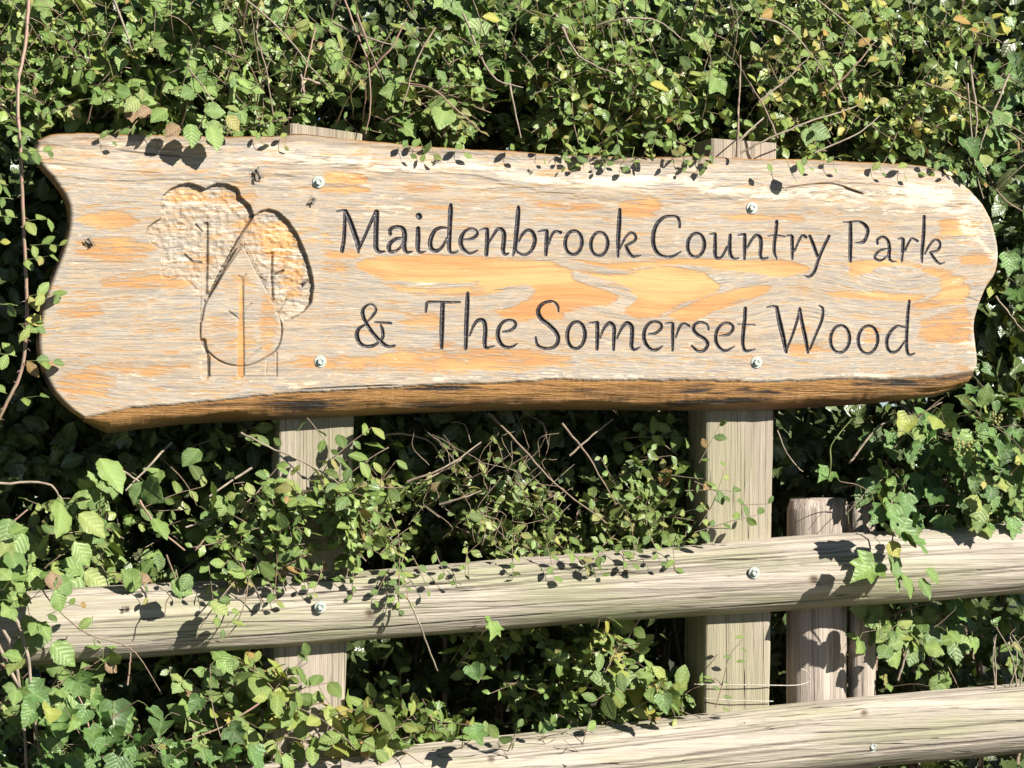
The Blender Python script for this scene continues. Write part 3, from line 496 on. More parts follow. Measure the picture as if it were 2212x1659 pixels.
# ------------------------------------------------------------------ bolts
def lathe(prof, seg=20):
    V = []; F = []
    for j, (r, y) in enumerate(prof):
        for k in range(seg): a = 2 * math.pi * k / seg; V.append((r * math.cos(a), y, r * math.sin(a)))
    for j in range(len(prof) - 1):
        for k in range(seg): F.append([j * seg + k, j * seg + (k + 1) % seg, (j + 1) * seg + (k + 1) % seg, (j + 1) * seg + k])
    F.append([k for k in range(seg)][::-1]); F.append([(len(prof) - 1) * seg + k for k in range(seg)]); return V, F
wv, wf = lathe([(.0125, .001), (.0125, -.0015), (.0118, -.0022), (.0095, -.0022)]); ME_WASH = mesh('washer', wv, [f[::-1] for f in wf], M_ZINC, False)
hv, hf = lathe([(.0072, -.002), (.0072, -.0068), (.0064, -.0082), (.0045, -.0082), (.004, -.0068)], 6); ME_HEAD = mesh('bolt_head', hv, [f[::-1] for f in hf], M_ZINC, False)
def bolt(parent, px, py, Y, sub=True):
    p = at1(px, py, Y) - Vector(parent.matrix_world.translation if parent.parent is None else parent.parent.location) ;
    b = link('bolt', ME_HEAD, parent); b.location = p; b.rotation_euler = (0, random.uniform(0, 1), 0)
    if sub: wsh = link('washer', ME_WASH, b); wsh.rotation_euler = (0, 0, 0)
    return b
bpy.context.view_layer.update()
for px, py in ((688, 393), (1624, 449), (692, 781), (1634, 783)): bolt(sign, px, py, .0005)

# ------------------------------------------------------------------ fence
FY = .075                                                    # front plane of the posts
fence = empty('timber_fence', tuple(at1(1100, 1400, .12)))
tag(fence, 'timber fence of two square posts and two half-round rails under the sign', 'fence')
floc = np.array(fence.location)
def grid_box(c0, c1, wx, dy, nseg, topfn=None):
    "upright post from c0 to c1 (front-face centres), wx wide, dy deep, rounded arrises"
    prof = []; r = .006
    for (cx, cy, a0) in ((-wx / 2 + r, r, 180), (wx / 2 - r, r, 270), (wx / 2 - r, dy - r, 0), (-wx / 2 + r, dy - r, 90)):
        for a in (0, 45, 90):
            an = math.radians(a0 + a); prof.append((cx + r * math.cos(an), cy + r * math.sin(an)))
    # dense front for rough outline
    V = []; n = len(prof)
    for j in range(nseg + 1):
        t = j / nseg
        c = np.array(c0) * (1 - t) + np.array(c1) * t
        for k, (x, y) in enumerate(prof):
            z = c[2]
            if j == nseg and topfn: z += topfn(x)
            V.append((c[0] + x + .0035 * (vnoise(np.array(t * 14.), np.array(k * 1.7)) - .5), c[1] + y + .002 * math.sin(t * 9 + k), z))
    F = [[j * n + k, j * n + (k + 1) % n, (j + 1) * n + (k + 1) % n, (j + 1) * n + k] for j in range(nseg) for k in range(n)]
    F.append([nseg * n + k for k in range(n)]); return np.array(V), F
def zero(V): return {'algae': np.full(len(V), .3), 'knot': np.zeros(len(V))}
a = at1(706, 268, FY); b = at1(686, 910, FY); b = b + (b - a) * 1.6
V, F = grid_box(b, a, .152, .15, 30, lambda x: -.020 * max(0, (x - .03) / .045) if x > .03 else 0)
link('post', mesh('post', V - floc, F, M_POST, False, zero(V)), fence)
a = at1(1608, 304, FY); b = at1(1600, 910, FY); b = b + (b - a) * 1.6
V, F = grid_box(b, a, .148, .14, 30, lambda x: .004 * math.sin(x * 60))
link('post', mesh('post', V - floc, F, M_POST, False, zero(V)), fence)
def rail(cs, seed, knots):
    cs = np.array(cs, float); N = 720; xs = np.linspace(cs[0, 0], cs[-1, 0], N)
    top = np.interp(xs, cs[:, 0], cs[:, 1]); bot = np.interp(xs, cs[:, 0], cs[:, 2])
    ker = np.ones(71) / 71; sm = lambda q: np.convolve(np.pad(q, 35, 'edge'), ker, 'valid')
    pt = at(xs, sm(top), FY - .01); pb = at(xs, sm(bot), FY - .01)
    c = (pt + pb) / 2; r = (pt[:, 2] - pb[:, 2]) / 2; c[:, 1] = FY + .002
    M_ = 108; V = []; al = []; kn = []; ckd = np.zeros((M_, N)); rr_ = random.Random(seed * 7)
    for _c in range(30):
        ln = int(rr_.uniform(60, 330)); x0 = rr_.randrange(-40, N - 40); k0 = rr_.uniform(6, 84); sl_ = rr_.uniform(-.010, .006); wd = rr_.uniform(.45, 1.15)
        xs_ = np.arange(max(0, x0), min(N, x0 + ln)); tt = (xs_ - x0) / ln
        kk = k0 + sl_ * (xs_ - x0) + 2.2 * (fbm(xs_ / 60., xs_ * 0. + _c, seed) - .5) + .8 * (fbm(xs_ / 9., xs_ * 0. + _c, seed + 2) - .5); w_ = wd * np.sqrt(np.clip(np.sin(math.pi * tt), 0, 1))
        for dk in range(-3, 4):
            kq = np.clip(np.round(kk).astype(int) + dk, 0, M_ - 1); val = np.clip((w_ + .35 - np.abs(kq - kk)) / .7, 0, 1) * (w_ > .1)
            ckd[kq, xs_] = np.maximum(ckd[kq, xs_], val)
    for k in range(M_):
        a = math.pi / 2 + math.pi * k / (M_ - 1)               # top -> front -> bottom
        rr = r * (1 + .09 * (fbm(c[:, 0] * 2.2, np.full(N, k * .07), seed) - .5) + .014 * (fbm(c[:, 0] * 9, np.full(N, k * .19), seed + 4) - .5))
        flat = abs(math.cos(a)) ** .8
        rr = rr - .0022 * ckd[k]; V.append(np.column_stack([c[:, 0], c[:, 1] - rr * flat * 1.0, c[:, 2] + rr * math.sin(a)])); al.append(np.full(N, max(0, (k / (M_ - 1) - .58) / .42)))
    V.append(np.column_stack([c[:, 0], c[:, 1] + .001, c[:, 2] - r])); al.append(np.full(N, 1.)); V.append(np.column_stack([c[:, 0], c[:, 1] + .001, c[:, 2] + r])); al.append(np.full(N, 0.))
    V = np.vstack(V); al = np.concatenate(al); kn = np.zeros(len(V)); px_, py_ = proj(V)
    front = V[:, 1] < FY - .03
    for kx, ky, kr in knots:
        d_ = np.hypot((px_ - kx), (py_ - ky)) / kr; kn = np.maximum(kn, np.where(front, np.clip(1.35 - d_, 0, 1), 0)); V[:, 1] += np.where(front, .004 * np.clip(1 - d_, 0, 1), 0)
    R = M_ + 2; F = np.concatenate([np.stack([np.arange(N - 1) + j * N, np.arange(N - 1) + (j + 1) * N, np.arange(1, N) + (j + 1) * N, np.arange(1, N) + j * N], 1) for j in range(R - 1)])
    return link('rail', mesh('rail', V - floc, F, M_RAIL, True, {'algae': al, 'knot': kn, 'crk': np.concatenate([ckd.ravel(), np.zeros(2 * N)])}), fence)
r1 = rail([(-300, 1303, 1462), (75, 1279, 1440), (400, 1258, 1415), (768, 1236, 1386), (1000, 1216, 1369), (1223, 1197, 1350), (1481, 1181, 1332), (1708, 1159, 1318), (2000, 1142, 1300), (2212, 1127, 1281), (2600, 1100, 1255)], 2, [(1757, 1253, 11), (797, 1327, 11), (272, 1316, 7)])
r2 = rail([(-300, 1723, 1873), (75, 1690, 1840), (541, 1651, 1800), (893, 1610, 1762), (1176, 1581, 1732), (1481, 1548, 1698), (1676, 1524, 1676), (1887, 1504, 1656), (2212, 1477, 1625), (2600, 1440, 1590)], 3, [(1866, 1540, 8), (1060, 1640, 8), (1340, 1560, 6)])
def rbolt(r, px, py, Y):
    p = at1(px, py, Y) - Vector(floc); b_ = link('bolt', ME_HEAD, r); b_.location = p
    mw = ME_WASH.copy(); wsh = link('bolt_washer', ME_WASH, r); wsh.location = p; return b_
rbolt(r1, 692, 1311, -.0005); rbolt(r1, 1629, 1237, -.0005); rbolt(r2, 1884, 1612, .010)

# old cleft stakes behind the rails
def stake(px0, px1, pyt, seed, label, dark):
    t = at1((px0 + px1) / 2, pyt, .16); l_ = at1(px0, pyt, .16); r_ = at1(px1, pyt, .16); rad = (r_ - l_).length / 2
    o = empty('stake', (t.x, t.y, -1.35)); tag(o, label, 'stake', None)
    N = 46; K = 40; V = []
    H = t.z + 1.35
    for j in range(N):
        tt = j / (N - 1)
        for k in range(K):
            a = 2 * math.pi * k / K; rr = rad * (1 + .12 * (float(vnoise(np.array(k * .45), np.array(tt * 3.), seed)) - .5) + .05 * math.sin(3 * a + seed))
            z = H * tt + (.012 * (float(vnoise(np.array(k * .9), np.array(1.), seed)) - .5) if j == N - 1 else 0)
            if tt > .985: rr *= .9
            V.append((rr * math.cos(a), rr * .8 * math.sin(a), z))
    V.append((0, 0, H + .003))
    F = [[j * K + k, j * K + (k + 1) % K, (j + 1) * K + (k + 1) % K, (j + 1) * K + k] for j in range(N - 1) for k in range(K)] + [[(N - 1) * K + k, (N - 1) * K + (k + 1) % K, N * K] for k in range(K)]
    link('stake_body', mesh('stake_body', V, F, M_STAKE, True, zero(V)), o)
    return o
stake(1700, 1826, 1078, 3, 'thick weathered round stake just right of the right-hand post', .3)
stake(1834, 1890, 1086, 9, 'thin pale stake standing against the right side of the thicker stake', .1)

# ------------------------------------------------------------------ foliage
def tube(P, r0, r1, k=5):
    P = np.asarray(P, float); n = len(P); T = np.gradient(P, axis=0); T /= np.linalg.norm(T, axis=1)[:, None] + 1e-9
    ref = np.array([0.13, .3, .94]); a = np.cross(T, ref); a /= np.linalg.norm(a, axis=1)[:, None] + 1e-9; b = np.cross(T, a)
    r = np.linspace(r0, r1, n)[:, None]
    V = np.concatenate([P + r * (math.cos(2 * math.pi * j / k) * a + math.sin(2 * math.pi * j / k) * b) for j in range(k)])
    F = np.concatenate([np.stack([np.arange(n - 1) + j * n, np.arange(1, n) + j * n, np.arange(1, n) + ((j + 1) % k) * n, np.arange(n - 1) + ((j + 1) % k) * n], 1) for j in range(k)])
    return V, F

def leaf_shape(kind, var):
    r = random.Random(kind + str(var)); fold = r.uniform(.10, .32); curl = r.uniform(-.05, .30); tw = r.uniform(-.12, .12)
    if kind == 'small': prof = [(0, .0), (.14, .17), (.38, .30), (.66, .27), (.88, .12), (1, 0)]; ws = r.uniform(.85, 1.15)
    elif kind == 'lance': prof = [(0, 0), (.15, .12), (.4, .19), (.7, .15), (.9, .06), (1, 0)]; ws = 1
    elif kind == 'bramble': prof = [(0, 0), (.06, .20), (.12, .27), (.20, .31), (.24, .38), (.34, .385), (.40, .43), (.50, .39), (.55, .40), (.65, .31), (.70, .30), (.80, .17), (.84, .15), (1, 0)]; ws = r.uniform(.85, 1.1)
    else: prof = None; ws = r.uniform(.9, 1.1)
    V = []; F = []; ve = []
    if prof:
        n = len(prof)
        for i, (t, w_) in enumerate(prof):
            z0 = -curl * t * t; x0 = tw * t * t
            V.append((x0, t, z0)); ve.append(1)
            wv = .035 * math.sin(t * 17 + var)
            if 0 < i < n - 1:
                for s_ in (-1, 1):
                    V.append((x0 + s_ * w_ * .55 * ws, t + (.03 if kind == 'bramble' else 0), z0 + fold * w_ * .55 + .012)); ve.append(.25)
                    V.append((x0 + s_ * w_ * ws, t + .02 + .01 * s_, z0 + fold * w_ - .35 * w_ * w_ + wv)); ve.append(0)
        idx = lambda i, s_, q: 0 if i == 0 else (5 * (n - 2) + 1 if i == n - 1 else 5 * (i - 1) + 1 + (0 if s_ == 0 else (1 if s_ < 0 else 3) + q))
        # ordering in V: centre, (-inner,-outer),(+inner,+outer)
        for i in range(n - 1):
            for s_ in (-1, 1):
                c0, c1 = idx(i, 0, 0), idx(i + 1, 0, 0)
                if i == 0:
                    f1 = [c0, idx(1, s_, 0), c1]; f2 = [c0, idx(1, s_, 1), idx(1, s_, 0)]; fs = [f1, f2]
                elif i == n - 2:
                    fs = [[c0, idx(i, s_, 0), c1], [idx(i, s_, 0), idx(i, s_, 1), c1]]
                else:
                    fs = [[c0, idx(i, s_, 0), idx(i + 1, s_, 0), c1], [idx(i, s_, 0), idx(i, s_, 1), idx(i + 1, s_, 1), idx(i + 1, s_, 0)]]
                for f in fs: F.append(f if s_ < 0 else f[::-1])
    else:   # ivy: five lobes
        outl = [(0, 0), (.22, -.10), (.40, .02), (.55, .22), (.34, .36), (.40, .50), (.42, .66), (.22, .62), (.10, .82), (0, 1.0)]
        if var % 3 == 1: outl = [(0, 0), (.24, -.08), (.44, .06), (.46, .26), (.36, .42), (.33, .54), (.26, .66), (.17, .76), (.08, .9), (0, 1.0)]
        V.append((0, .28, -.05)); ve.append(1)
        L = [(x, y) for x, y in outl]; Rr = [(-x, y) for x, y in outl[1:-1]][::-1]; ring_ = L + Rr
        for k, (x, y) in enumerate(ring_):
            V.append((x * .5 * ws, .28 + (y - .28) * .5, -.02 + .04 * math.sin(k * 2.2 + var))); ve.append(.5 if k % 3 == 0 else .05)
        m = len(ring_)
        for k, (x, y) in enumerate(ring_):
            V.append((x * ws, y, fold * abs(x) - curl * max(0, y - .3) ** 2 * 1.6 + .05 * math.sin(k * 1.9 + var))); ve.append(0)
        for k in range(m):
            k2 = (k + 1) % m; F.append([0, 1 + k2, 1 + k]); F.append([1 + k, 1 + k2, 1 + m + k2, 1 + m + k])
        V = [(x, y, z) for x, y, z in V]
    return np.array(V, float), F, np.array(ve, float)
SH = {k: [leaf_shape(k, v_) for v_ in range(5)] for k in ('small', 'lance', 'bramble', 'ivy')}
PAL = {
 'small':   [((.150, .240, .040), 5), ((.215, .31, .060), 4), ((.085, .160, .028), 5), ((.29, .33, .07), 1.6), ((.32, .27, .08), .5), ((.36, .17, .06), .15)],
 'olive':   [((.165, .225, .045), 5), ((.24, .29, .07), 4), ((.10, .155, .032), 4), ((.30, .29, .085), 1.3), ((.25, .155, .07), .4), ((.15, .24, .05), 4)],
 'yellow':  [((.18, .26, .045), 6), ((.31, .35, .06), 3), ((.44, .35, .08), .9), ((.48, .25, .07), .4), ((.12, .20, .035), 6), ((.46, .41, .06), .5)],
 'bramble': [((.165, .27, .055), 5), ((.24, .35, .09), 4), ((.105, .195, .04), 4), ((.29, .34, .09), 1.2), ((.30, .14, .09), .25), ((.35, .29, .08), .3)],
 'ivy':     [((.07, .175, .038), 5), ((.115, .24, .05), 4), ((.045, .12, .028), 4), ((.19, .31, .06), 1.5), ((.33, .35, .06), .2), ((.13, .23, .065), 2)],
 'painted_shade':   [((.032, .055, .014), 5), ((.045, .075, .020), 4), ((.022, .04, .012), 4), ((.06, .085, .025), 2), ((.04, .035, .015), 1), ((.035, .06, .02), 1)],  # inner leaves coloured dark, shade painted in so hedge gaps look black
}
MEC = {}
def leaf_mesh(kind, var, pal, ci):
    key = (kind, var, pal, ci)
    if key not in MEC:
        V, F, ve = SH[kind][var]; c = np.array(PAL[pal][ci][0]); hi = np.minimum(c * 1.45 + .03, .7)
        col = c[None] * (1 - ve[:, None] * .7) + hi[None] * ve[:, None] * .7
        MEC[key] = mesh('leaf', V, F, M_IVY if kind == 'ivy' else M_LEAF, True, {'col': np.column_stack([col, np.ones(len(V))]), 'lp': V * [1, 1, 0]})
    return MEC[key]
def nrmz(v): return v / (np.linalg.norm(v) + 1e-9)
BIAS = nrmz(np.array([.28, -.75, .55]))

class Plant:
    def __init__(s, name, label, cat, loc, group=None):
        s.root = empty(name, loc); tag(s.root, label, cat, group); s.loc = np.array(loc, float); s.leaves = []; s.tubes = []; s.stems = []
    def leaf(s, pos, tip, size, kind, pal, spread=.55, ok=None):
        n = nrmz(BIAS + rng.normal(0, spread, 3)); y = np.array(tip, float); y = nrmz(y - n * (y @ n) * .85)
        x = nrmz(np.cross(y, n)); n = np.cross(x, y)
        w_ = [q[1] for q in PAL[pal]]; ci = random.choices(range(len(w_)), w_)[0]
        s.leaves.append((np.array(pos, float), np.column_stack([x, y, n]), size, kind, random.randrange(5), pal, ci))
    def stem(s, P, r0, r1, mat, part=True):
        (s.stems if part else s.tubes).append((np.array(P, float), r0, r1, mat))
    def sprig(s, p, d, length, kind, pal, size, gap=.02, r=.0014, mat=None, droop=.4, wig=.25, part=False, spread=.72):
        p = np.array(p, float); d = nrmz(np.array(d, float)); n = max(4, int(length / .02)); P = [p.copy()]
        k_ = rng.normal(0, wig, 3)
        for i in range(n):
            d = nrmz(d + k_ * .06 + rng.normal(0, wig * .25, 3) + np.array([0, 0, -droop * .08])); p = p + d * length / n; P.append(p.copy())
        P = np.array(P); s.stem(P, r, r * .5, mat or M_STEM, part)
        L = 0; side = 1; pos = np.linspace(.08 * length, length, max(2, int(length / gap)))
        for q in pos:
            f = q / length * n; i = min(int(f), n - 1); pt = P[i] + (P[i + 1] - P[i]) * (f - i); t = nrmz(P[i + 1] - P[i])
            sd = nrmz(np.cross(t, nrmz(BIAS + rng.normal(0, .3, 3)))) * side; side = -side
            tip = nrmz(t * .6 + sd * .9 + np.array([0, 0, -.15])); sz = size * random.uniform(.65, 1.2) * (1 if q < length * .85 else .8)
            if kind == 'bramble':
                pet = pt + tip * size * .5; s.stem(np.array([pt, (pt + pet) / 2 + [0, 0, .002], pet]), .0007, .0005, M_GSTEM, False)
                s.leaf(pet, tip, sz * 1.1, kind, pal, spread * .6)
                for sg in (-1, 1):
                    if random.random() < .9:
                        td = nrmz(tip * .25 + nrmz(np.cross(tip, BIAS)) * sg); s.leaf(pet, td, sz * random.uniform(.75, .95), kind, pal, spread * .6)
            elif kind == 'ivy':
                pet = pt + tip * size * .45; s.stem(np.array([pt, (pt + pet) / 2 + [0, 0, .003], pet]), .0008, .0006, M_GSTEM, False)
                s.leaf(pet, nrmz(tip * .5 + np.array([0, -.15, -.75])), sz, kind, pal, spread * .75)
            else:
                s.leaf(pt, tip, sz, kind, pal, spread)
        return P
    def bake(s, keep=None, maxp=300):
        Lv = s.leaves
        if keep is not None and Lv:
            pos = np.array([l[0] + l[1][:, 1] * l[2] * .5 for l in Lv]); m = keep(pos); Lv = [l for l, k in zip(Lv, m) if k]
        if not Lv: return
        pos = np.array([l[0] for l in Lv]); px_, py_ = proj(pos); vis = (px_ > -20) & (px_ < 2232) & (py_ > -20) & (py_ < 1680)
        sc = np.array([l[2] for l in Lv]) * 14 - pos[:, 1] + np.where(vis, 5, 0); order = np.argsort(-sc)
        for i in order[:maxp]:
            p, R, sz, kd, vr, pal, ci = Lv[i]; o = link('leaf', leaf_mesh(kd, vr, pal, ci), s.root)
            o.matrix_local = Matrix.Translation(Vector(p - s.loc)) @ Matrix(R.tolist()).to_4x4() @ Matrix.Scale(sz, 4)
        rest = order[maxp:]
        for grp, mt in ((('ivy',), M_IVY), (('small', 'lance', 'bramble'), M_LEAF)):
            VL = []; FL = []; LS = []; CL = []; LP = []; off = 0
            for i in rest:
                p, R, sz, kd, vr, pal, ci = Lv[i]
                if kd not in grp: continue
                V, F, ve = SH[kd][vr]; c = np.array(PAL[pal][ci][0]) * random.uniform(.85, 1.15); hi = np.minimum(c * 1.45 + .03, .7)
                LP.append(V * [1, 1, 0]); VL.append(V @ R.T * sz + p - s.loc); CL.append(np.column_stack([c[None] * (1 - ve[:, None] * .7) + hi[None] * ve[:, None] * .7, np.ones(len(V))]))
                fl_, ls_ = FLAT[(kd, vr)]; FL.append(fl_ + off); LS.append(ls_); off += len(V)
            if not VL: continue
            V = np.vstack(VL).astype(np.float32); FLa = np.concatenate(FL).astype(np.int32); LSa = np.concatenate(LS).astype(np.int32)
            me = bpy.data.meshes.new('foliage'); me.vertices.add(len(V)); me.vertices.foreach_set('co', V.ravel())
            me.loops.add(len(FLa)); me.loops.foreach_set('vertex_index', FLa); me.polygons.add(len(LSa))
            me.polygons.foreach_set('loop_start', np.r_[0, np.cumsum(LSa)[:-1]].astype(np.int32)); me.update(calc_edges=True)
            me.polygons.foreach_set('use_smooth', np.ones(len(LSa), bool)); me.materials.append(mt)
            a_ = me.attributes.new('col', 'FLOAT_COLOR', 'POINT'); a_.data.foreach_set('color', np.vstack(CL).astype(np.float32).ravel())
            a_ = me.attributes.new('lp', 'FLOAT_VECTOR', 'POINT'); a_.data.foreach_set('vector', np.vstack(LP).astype(np.float32).ravel())
            link('foliage', me, s.root)['kind'] = 'stuff'
        for P, r0, r1, mt in s.stems:
            V, F = tube(P, r0, r1, 6); link('stem', mesh('stem', V - s.loc, F, mt), s.root)
        for mt in (M_STEM, M_PALE, M_RED, M_GSTEM):
            VS = []; FS = []; off = 0
            for P, r0, r1, m2 in s.tubes:
                if m2 is not mt: continue
                V, F = tube(P, r0, r1, 4); VS.append(V - s.loc); FS.append(F + off); off += len(V)
            if VS: link('twigs', mesh('twigs', np.vstack(VS), np.vstack(FS), mt), s.root)['kind'] = 'stuff'
FLAT = {}
for kd, vs in SH.items():
    for vr, (V, F, ve) in enumerate(vs): FLAT[(kd, vr)] = (np.array([i for f in F for i in f]), np.array([len(f) for f in F]))

OUTL = np.array(catmull(left_c, 4).tolist() + catmull(top_c, 4).tolist()[1:] + catmull(right_c, 4).tolist()[::-1] + [[2095, 845], [1900, 870], [1500, 885], [1000, 880], [700, 900], [240, 930]])
def board_sd(pos):
    px_, py_ = proj(pos); return poly_sd(px_, py_, OUTL)
def keep_behind(margin=-25, ymin=.105):
    "leaves behind the board plane: drop the ones hidden well inside the sign, and keep clear of the timber"
    def f(pos):
        sd = board_sd(pos); px_, py_ = proj(pos)
        hid = (sd < margin) & (pos[:, 1] > 0)
        return ~hid
    return f
def rnd(a, b): return random.uniform(a, b)
def region_sprigs(pl, rects, n, kind, pal, size, Y0, Y1, length=(.08, .2), gap=.02, up=.5, **kw):
    "rects: (x0,y0,x1,y1,weight) in photo terms; sprigs start behind and reach towards the light"
    n = int(n * .72); size *= (1.02 if kind == 'ivy' else 1.25); gap *= 1.15
    ws = [r_[4] * (r_[2] - r_[0]) * (r_[3] - r_[1]) for r_ in rects]
    for _ in range(n):
        for _t in range(6):
            r_ = random.choices(rects, ws)[0]; qx, qy = rnd(r_[0], r_[2]), rnd(r_[1], r_[3]); cl = float(fbm(np.array(qx / 95.), np.array(qy / 75.), 17, 3))
            if cl > .46 + rnd(-.05, .05): break
        Y = Y0 + (Y1 - Y0) * random.random() ** 1.3 + (.5 * (Y1 - Y0) * max(0, .62 - cl) * 4 if Y1 > .25 else 0)
        p = at1(qx, qy, Y); L_s = rnd(*length)
        d = np.array([rnd(-.9, .9), rnd(-1.0, .1), rnd(-.5, .9) + up * .3])
        p = np.array(p) - nrmz(d) * L_s * .5
        p[1] = max(p[1], Y0)
        pl.sprig(p, d, L_s, kind, pal, size * rnd(.8, 1.2), gap, **kw)
def ground_loc(px, Y): q = at1(px, 829, Y); return (q.x, q.y, -1.35)
def path(pts, Y=None, n=5, wob=.0016):
    a = np.array(pts, float); a = catmull(a, n)
    q = np.array([at1(x, y, Yy) for x, y, Yy in a]); return q + rng.normal(0, wob * .35, q.shape)

# deep hedge mass behind everything, shade put into its dark leaf colour (one thick mass, nobody could count it)
deep = Plant('hedge_interior', 'deep mass of hedge twigs and leaves with shade painted in, behind sign and fence', 'hedge', ground_loc(1100, 1.2))
deep.root.name = 'hedge_interior'
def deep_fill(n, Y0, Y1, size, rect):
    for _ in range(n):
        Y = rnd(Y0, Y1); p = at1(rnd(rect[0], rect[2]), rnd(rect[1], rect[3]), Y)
        deep.leaf(np.array(p), rng.normal(0, 1, 3) + [0, 0, -.6], size * rnd(.6, 1.2), random.choice(['small', 'small', 'ivy']), 'painted_shade', .8)
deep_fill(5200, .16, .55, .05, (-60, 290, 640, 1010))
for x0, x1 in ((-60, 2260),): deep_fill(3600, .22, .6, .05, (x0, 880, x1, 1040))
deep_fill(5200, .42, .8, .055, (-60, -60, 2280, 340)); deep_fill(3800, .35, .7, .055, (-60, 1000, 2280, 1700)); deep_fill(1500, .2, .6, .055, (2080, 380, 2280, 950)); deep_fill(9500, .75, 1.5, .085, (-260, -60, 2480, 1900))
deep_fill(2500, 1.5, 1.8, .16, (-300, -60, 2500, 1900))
for _ in range(120):
    x = rnd(-50, 2260); Y = rnd(.5, 1.1); deep.stem(path([(x, 1900, Y), (x + rnd(-120, 120), 1200, Y + rnd(-.1, .1)), (x + rnd(-250, 250), 600, Y), (x + rnd(-350, 350), rnd(-50, 300), Y - .1)], n=6, wob=.02), rnd(.003, .009), .002, M_STEM, False)

P_ = []
def plant(name, label, cat, px, Y=.4, group=None): q = Plant(name, label, cat, ground_loc(px, Y), group); P_.append(q); return q

# --- upper hedge: four shrubs side by side, front at about Y=.1..3
h1 = plant('bramble', 'leafy bramble with broad pale green leaves above the left end of the sign', 'bramble', 260, .35)
region_sprigs(h1, [(-60, -40, 560, 300, 1)], 150, 'bramble', 'bramble', .042, .12, .55, (.10, .24), .05)
region_sprigs(h1, [(-60, -40, 560, 290, 1), (0, -20, 200, 290, 1)], 340, 'small', 'small', .027, .13, .42, (.08, .2), .017)
h2 = plant('blackthorn', 'twiggy blackthorn with bare stems above the left-hand post', 'shrub', 760, .4)
region_sprigs(h2, [(480, -40, 1010, 300, 1)], 62, 'bramble', 'bramble', .036, .12, .55, (.10, .22), .05)
region_sprigs(h2, [(480, -40, 1020, 300, 1)], 200, 'small', 'small', .028, .14, .42, (.08, .2), .02)
region_sprigs(h2, [(480, 200, 1020, 310, 1)], 60, 'small', 'olive', .024, .12, .4, (.06, .16), .02)
h3 = plant('elm_shrub', 'dense small-leaved shrub crowding the top middle edge of the sign', 'shrub', 1300, .35)
region_sprigs(h3, [(980, -40, 1560, 330, 1), (1150, 150, 1560, 335, .8)], 520, 'small', 'small', .026, .10, .42, (.07, .19), .015)
region_sprigs(h3, [(980, -40, 1560, 160, 1)], 60, 'bramble', 'bramble', .040, .12, .4, (.1, .2), .05)
h4 = plant('hedge_shrub', 'mixed shrub with scattered yellow and orange leaves above the right end of the sign', 'shrub', 1850, .35)
region_sprigs(h4, [(1540, -40, 2130, 340, 1), (1540, 150, 2060, 335, .5)], 420, 'small', 'yellow', .026, .12, .42, (.07, .2), .017)
region_sprigs(h4, [(1540, -40, 2150, 330, 1)], 75, 'bramble', 'bramble', .038, .12, .5, (.1, .2), .05)
h5 = plant('ivy_bush', 'sparse glossy ivy growing beside the right end of the sign', 'ivy', 2190, .35)
region_sprigs(h5, [(2100, -30, 2260, 400, .6), (2120, 560, 2260, 900, 1.3), (2140, 470, 2260, 560, .4)], 80, 'ivy', 'ivy', .055, .12, .5, (.1, .25), .04)
region_sprigs(h5, [(2110, -30, 2260, 300, 1), (2110, 560, 2260, 900, 1)], 60, 'small', 'small', .028, .2, .6, (.08, .2), .022)
# --- left briar, hanging in front of the hedge beside the sign
b1 = plant('briar', 'arching thorny briar stem with small leaflets hanging left of the sign', 'briar', 45, .02)
bp = path([(62, -10, .10), (55, 90, .06), (38, 200, .02), (44, 320, 0), (50, 470, 0), (56, 600, .0), (58, 700, 0), (46, 800, 0), (10, 880, 0), (-30, 960, .02)], n=6, wob=.001)
b1.stem(bp, .0042, .0036, M_RED)
for i in range(3, len(bp) - 2, 1):
    if random.random() < .55:
        t = nrmz(bp[i + 1] - bp[i]); sd = nrmz(np.array([rnd(-1, 1), -.3, rnd(-.3, .3)])); b1.stem(np.array([bp[i], bp[i] + sd * .007, bp[i] + sd * .012 + [0, 0, -.003]]), .0014, .0002, M_RED, False)
for (x, y, dx, n_) in ((45, 330, .6, 5), (70, 300, -.5, 4), (30, 470, -.6, 5), (60, 480, .7, 3), (75, 530, .8, 4), (60, 560, .8, 4), (30, 660, -.7, 5), (65, 640, .6, 5), (40, 720, .3, 4), (50, 700, .8, 2), (30, 770, -.5, 4), (62, 780, .7, 4), (10, 850, -.4, 4), (20, 430, -.7, 5), (10, 400, -.6, 4), (55, 860, .5, 2)):
    p = at1(x - 12 * dx, y, .0); b1.sprig(p, (dx, -.3, .1), .015 + .011 * n_, 'small', 'small', .032, .013, .0009, M_GSTEM, spread=.35)
for x, y, s_, ci in ((70, 690, .045, 5), (15, 523, .02, 5)): b1.leaf(np.array(at1(x - 15, y, -.005)), (1, -.1, .1), s_, 'small', 'yellow', .3); b1.leaves[-1] = b1.leaves[-1][:6] + (ci,)

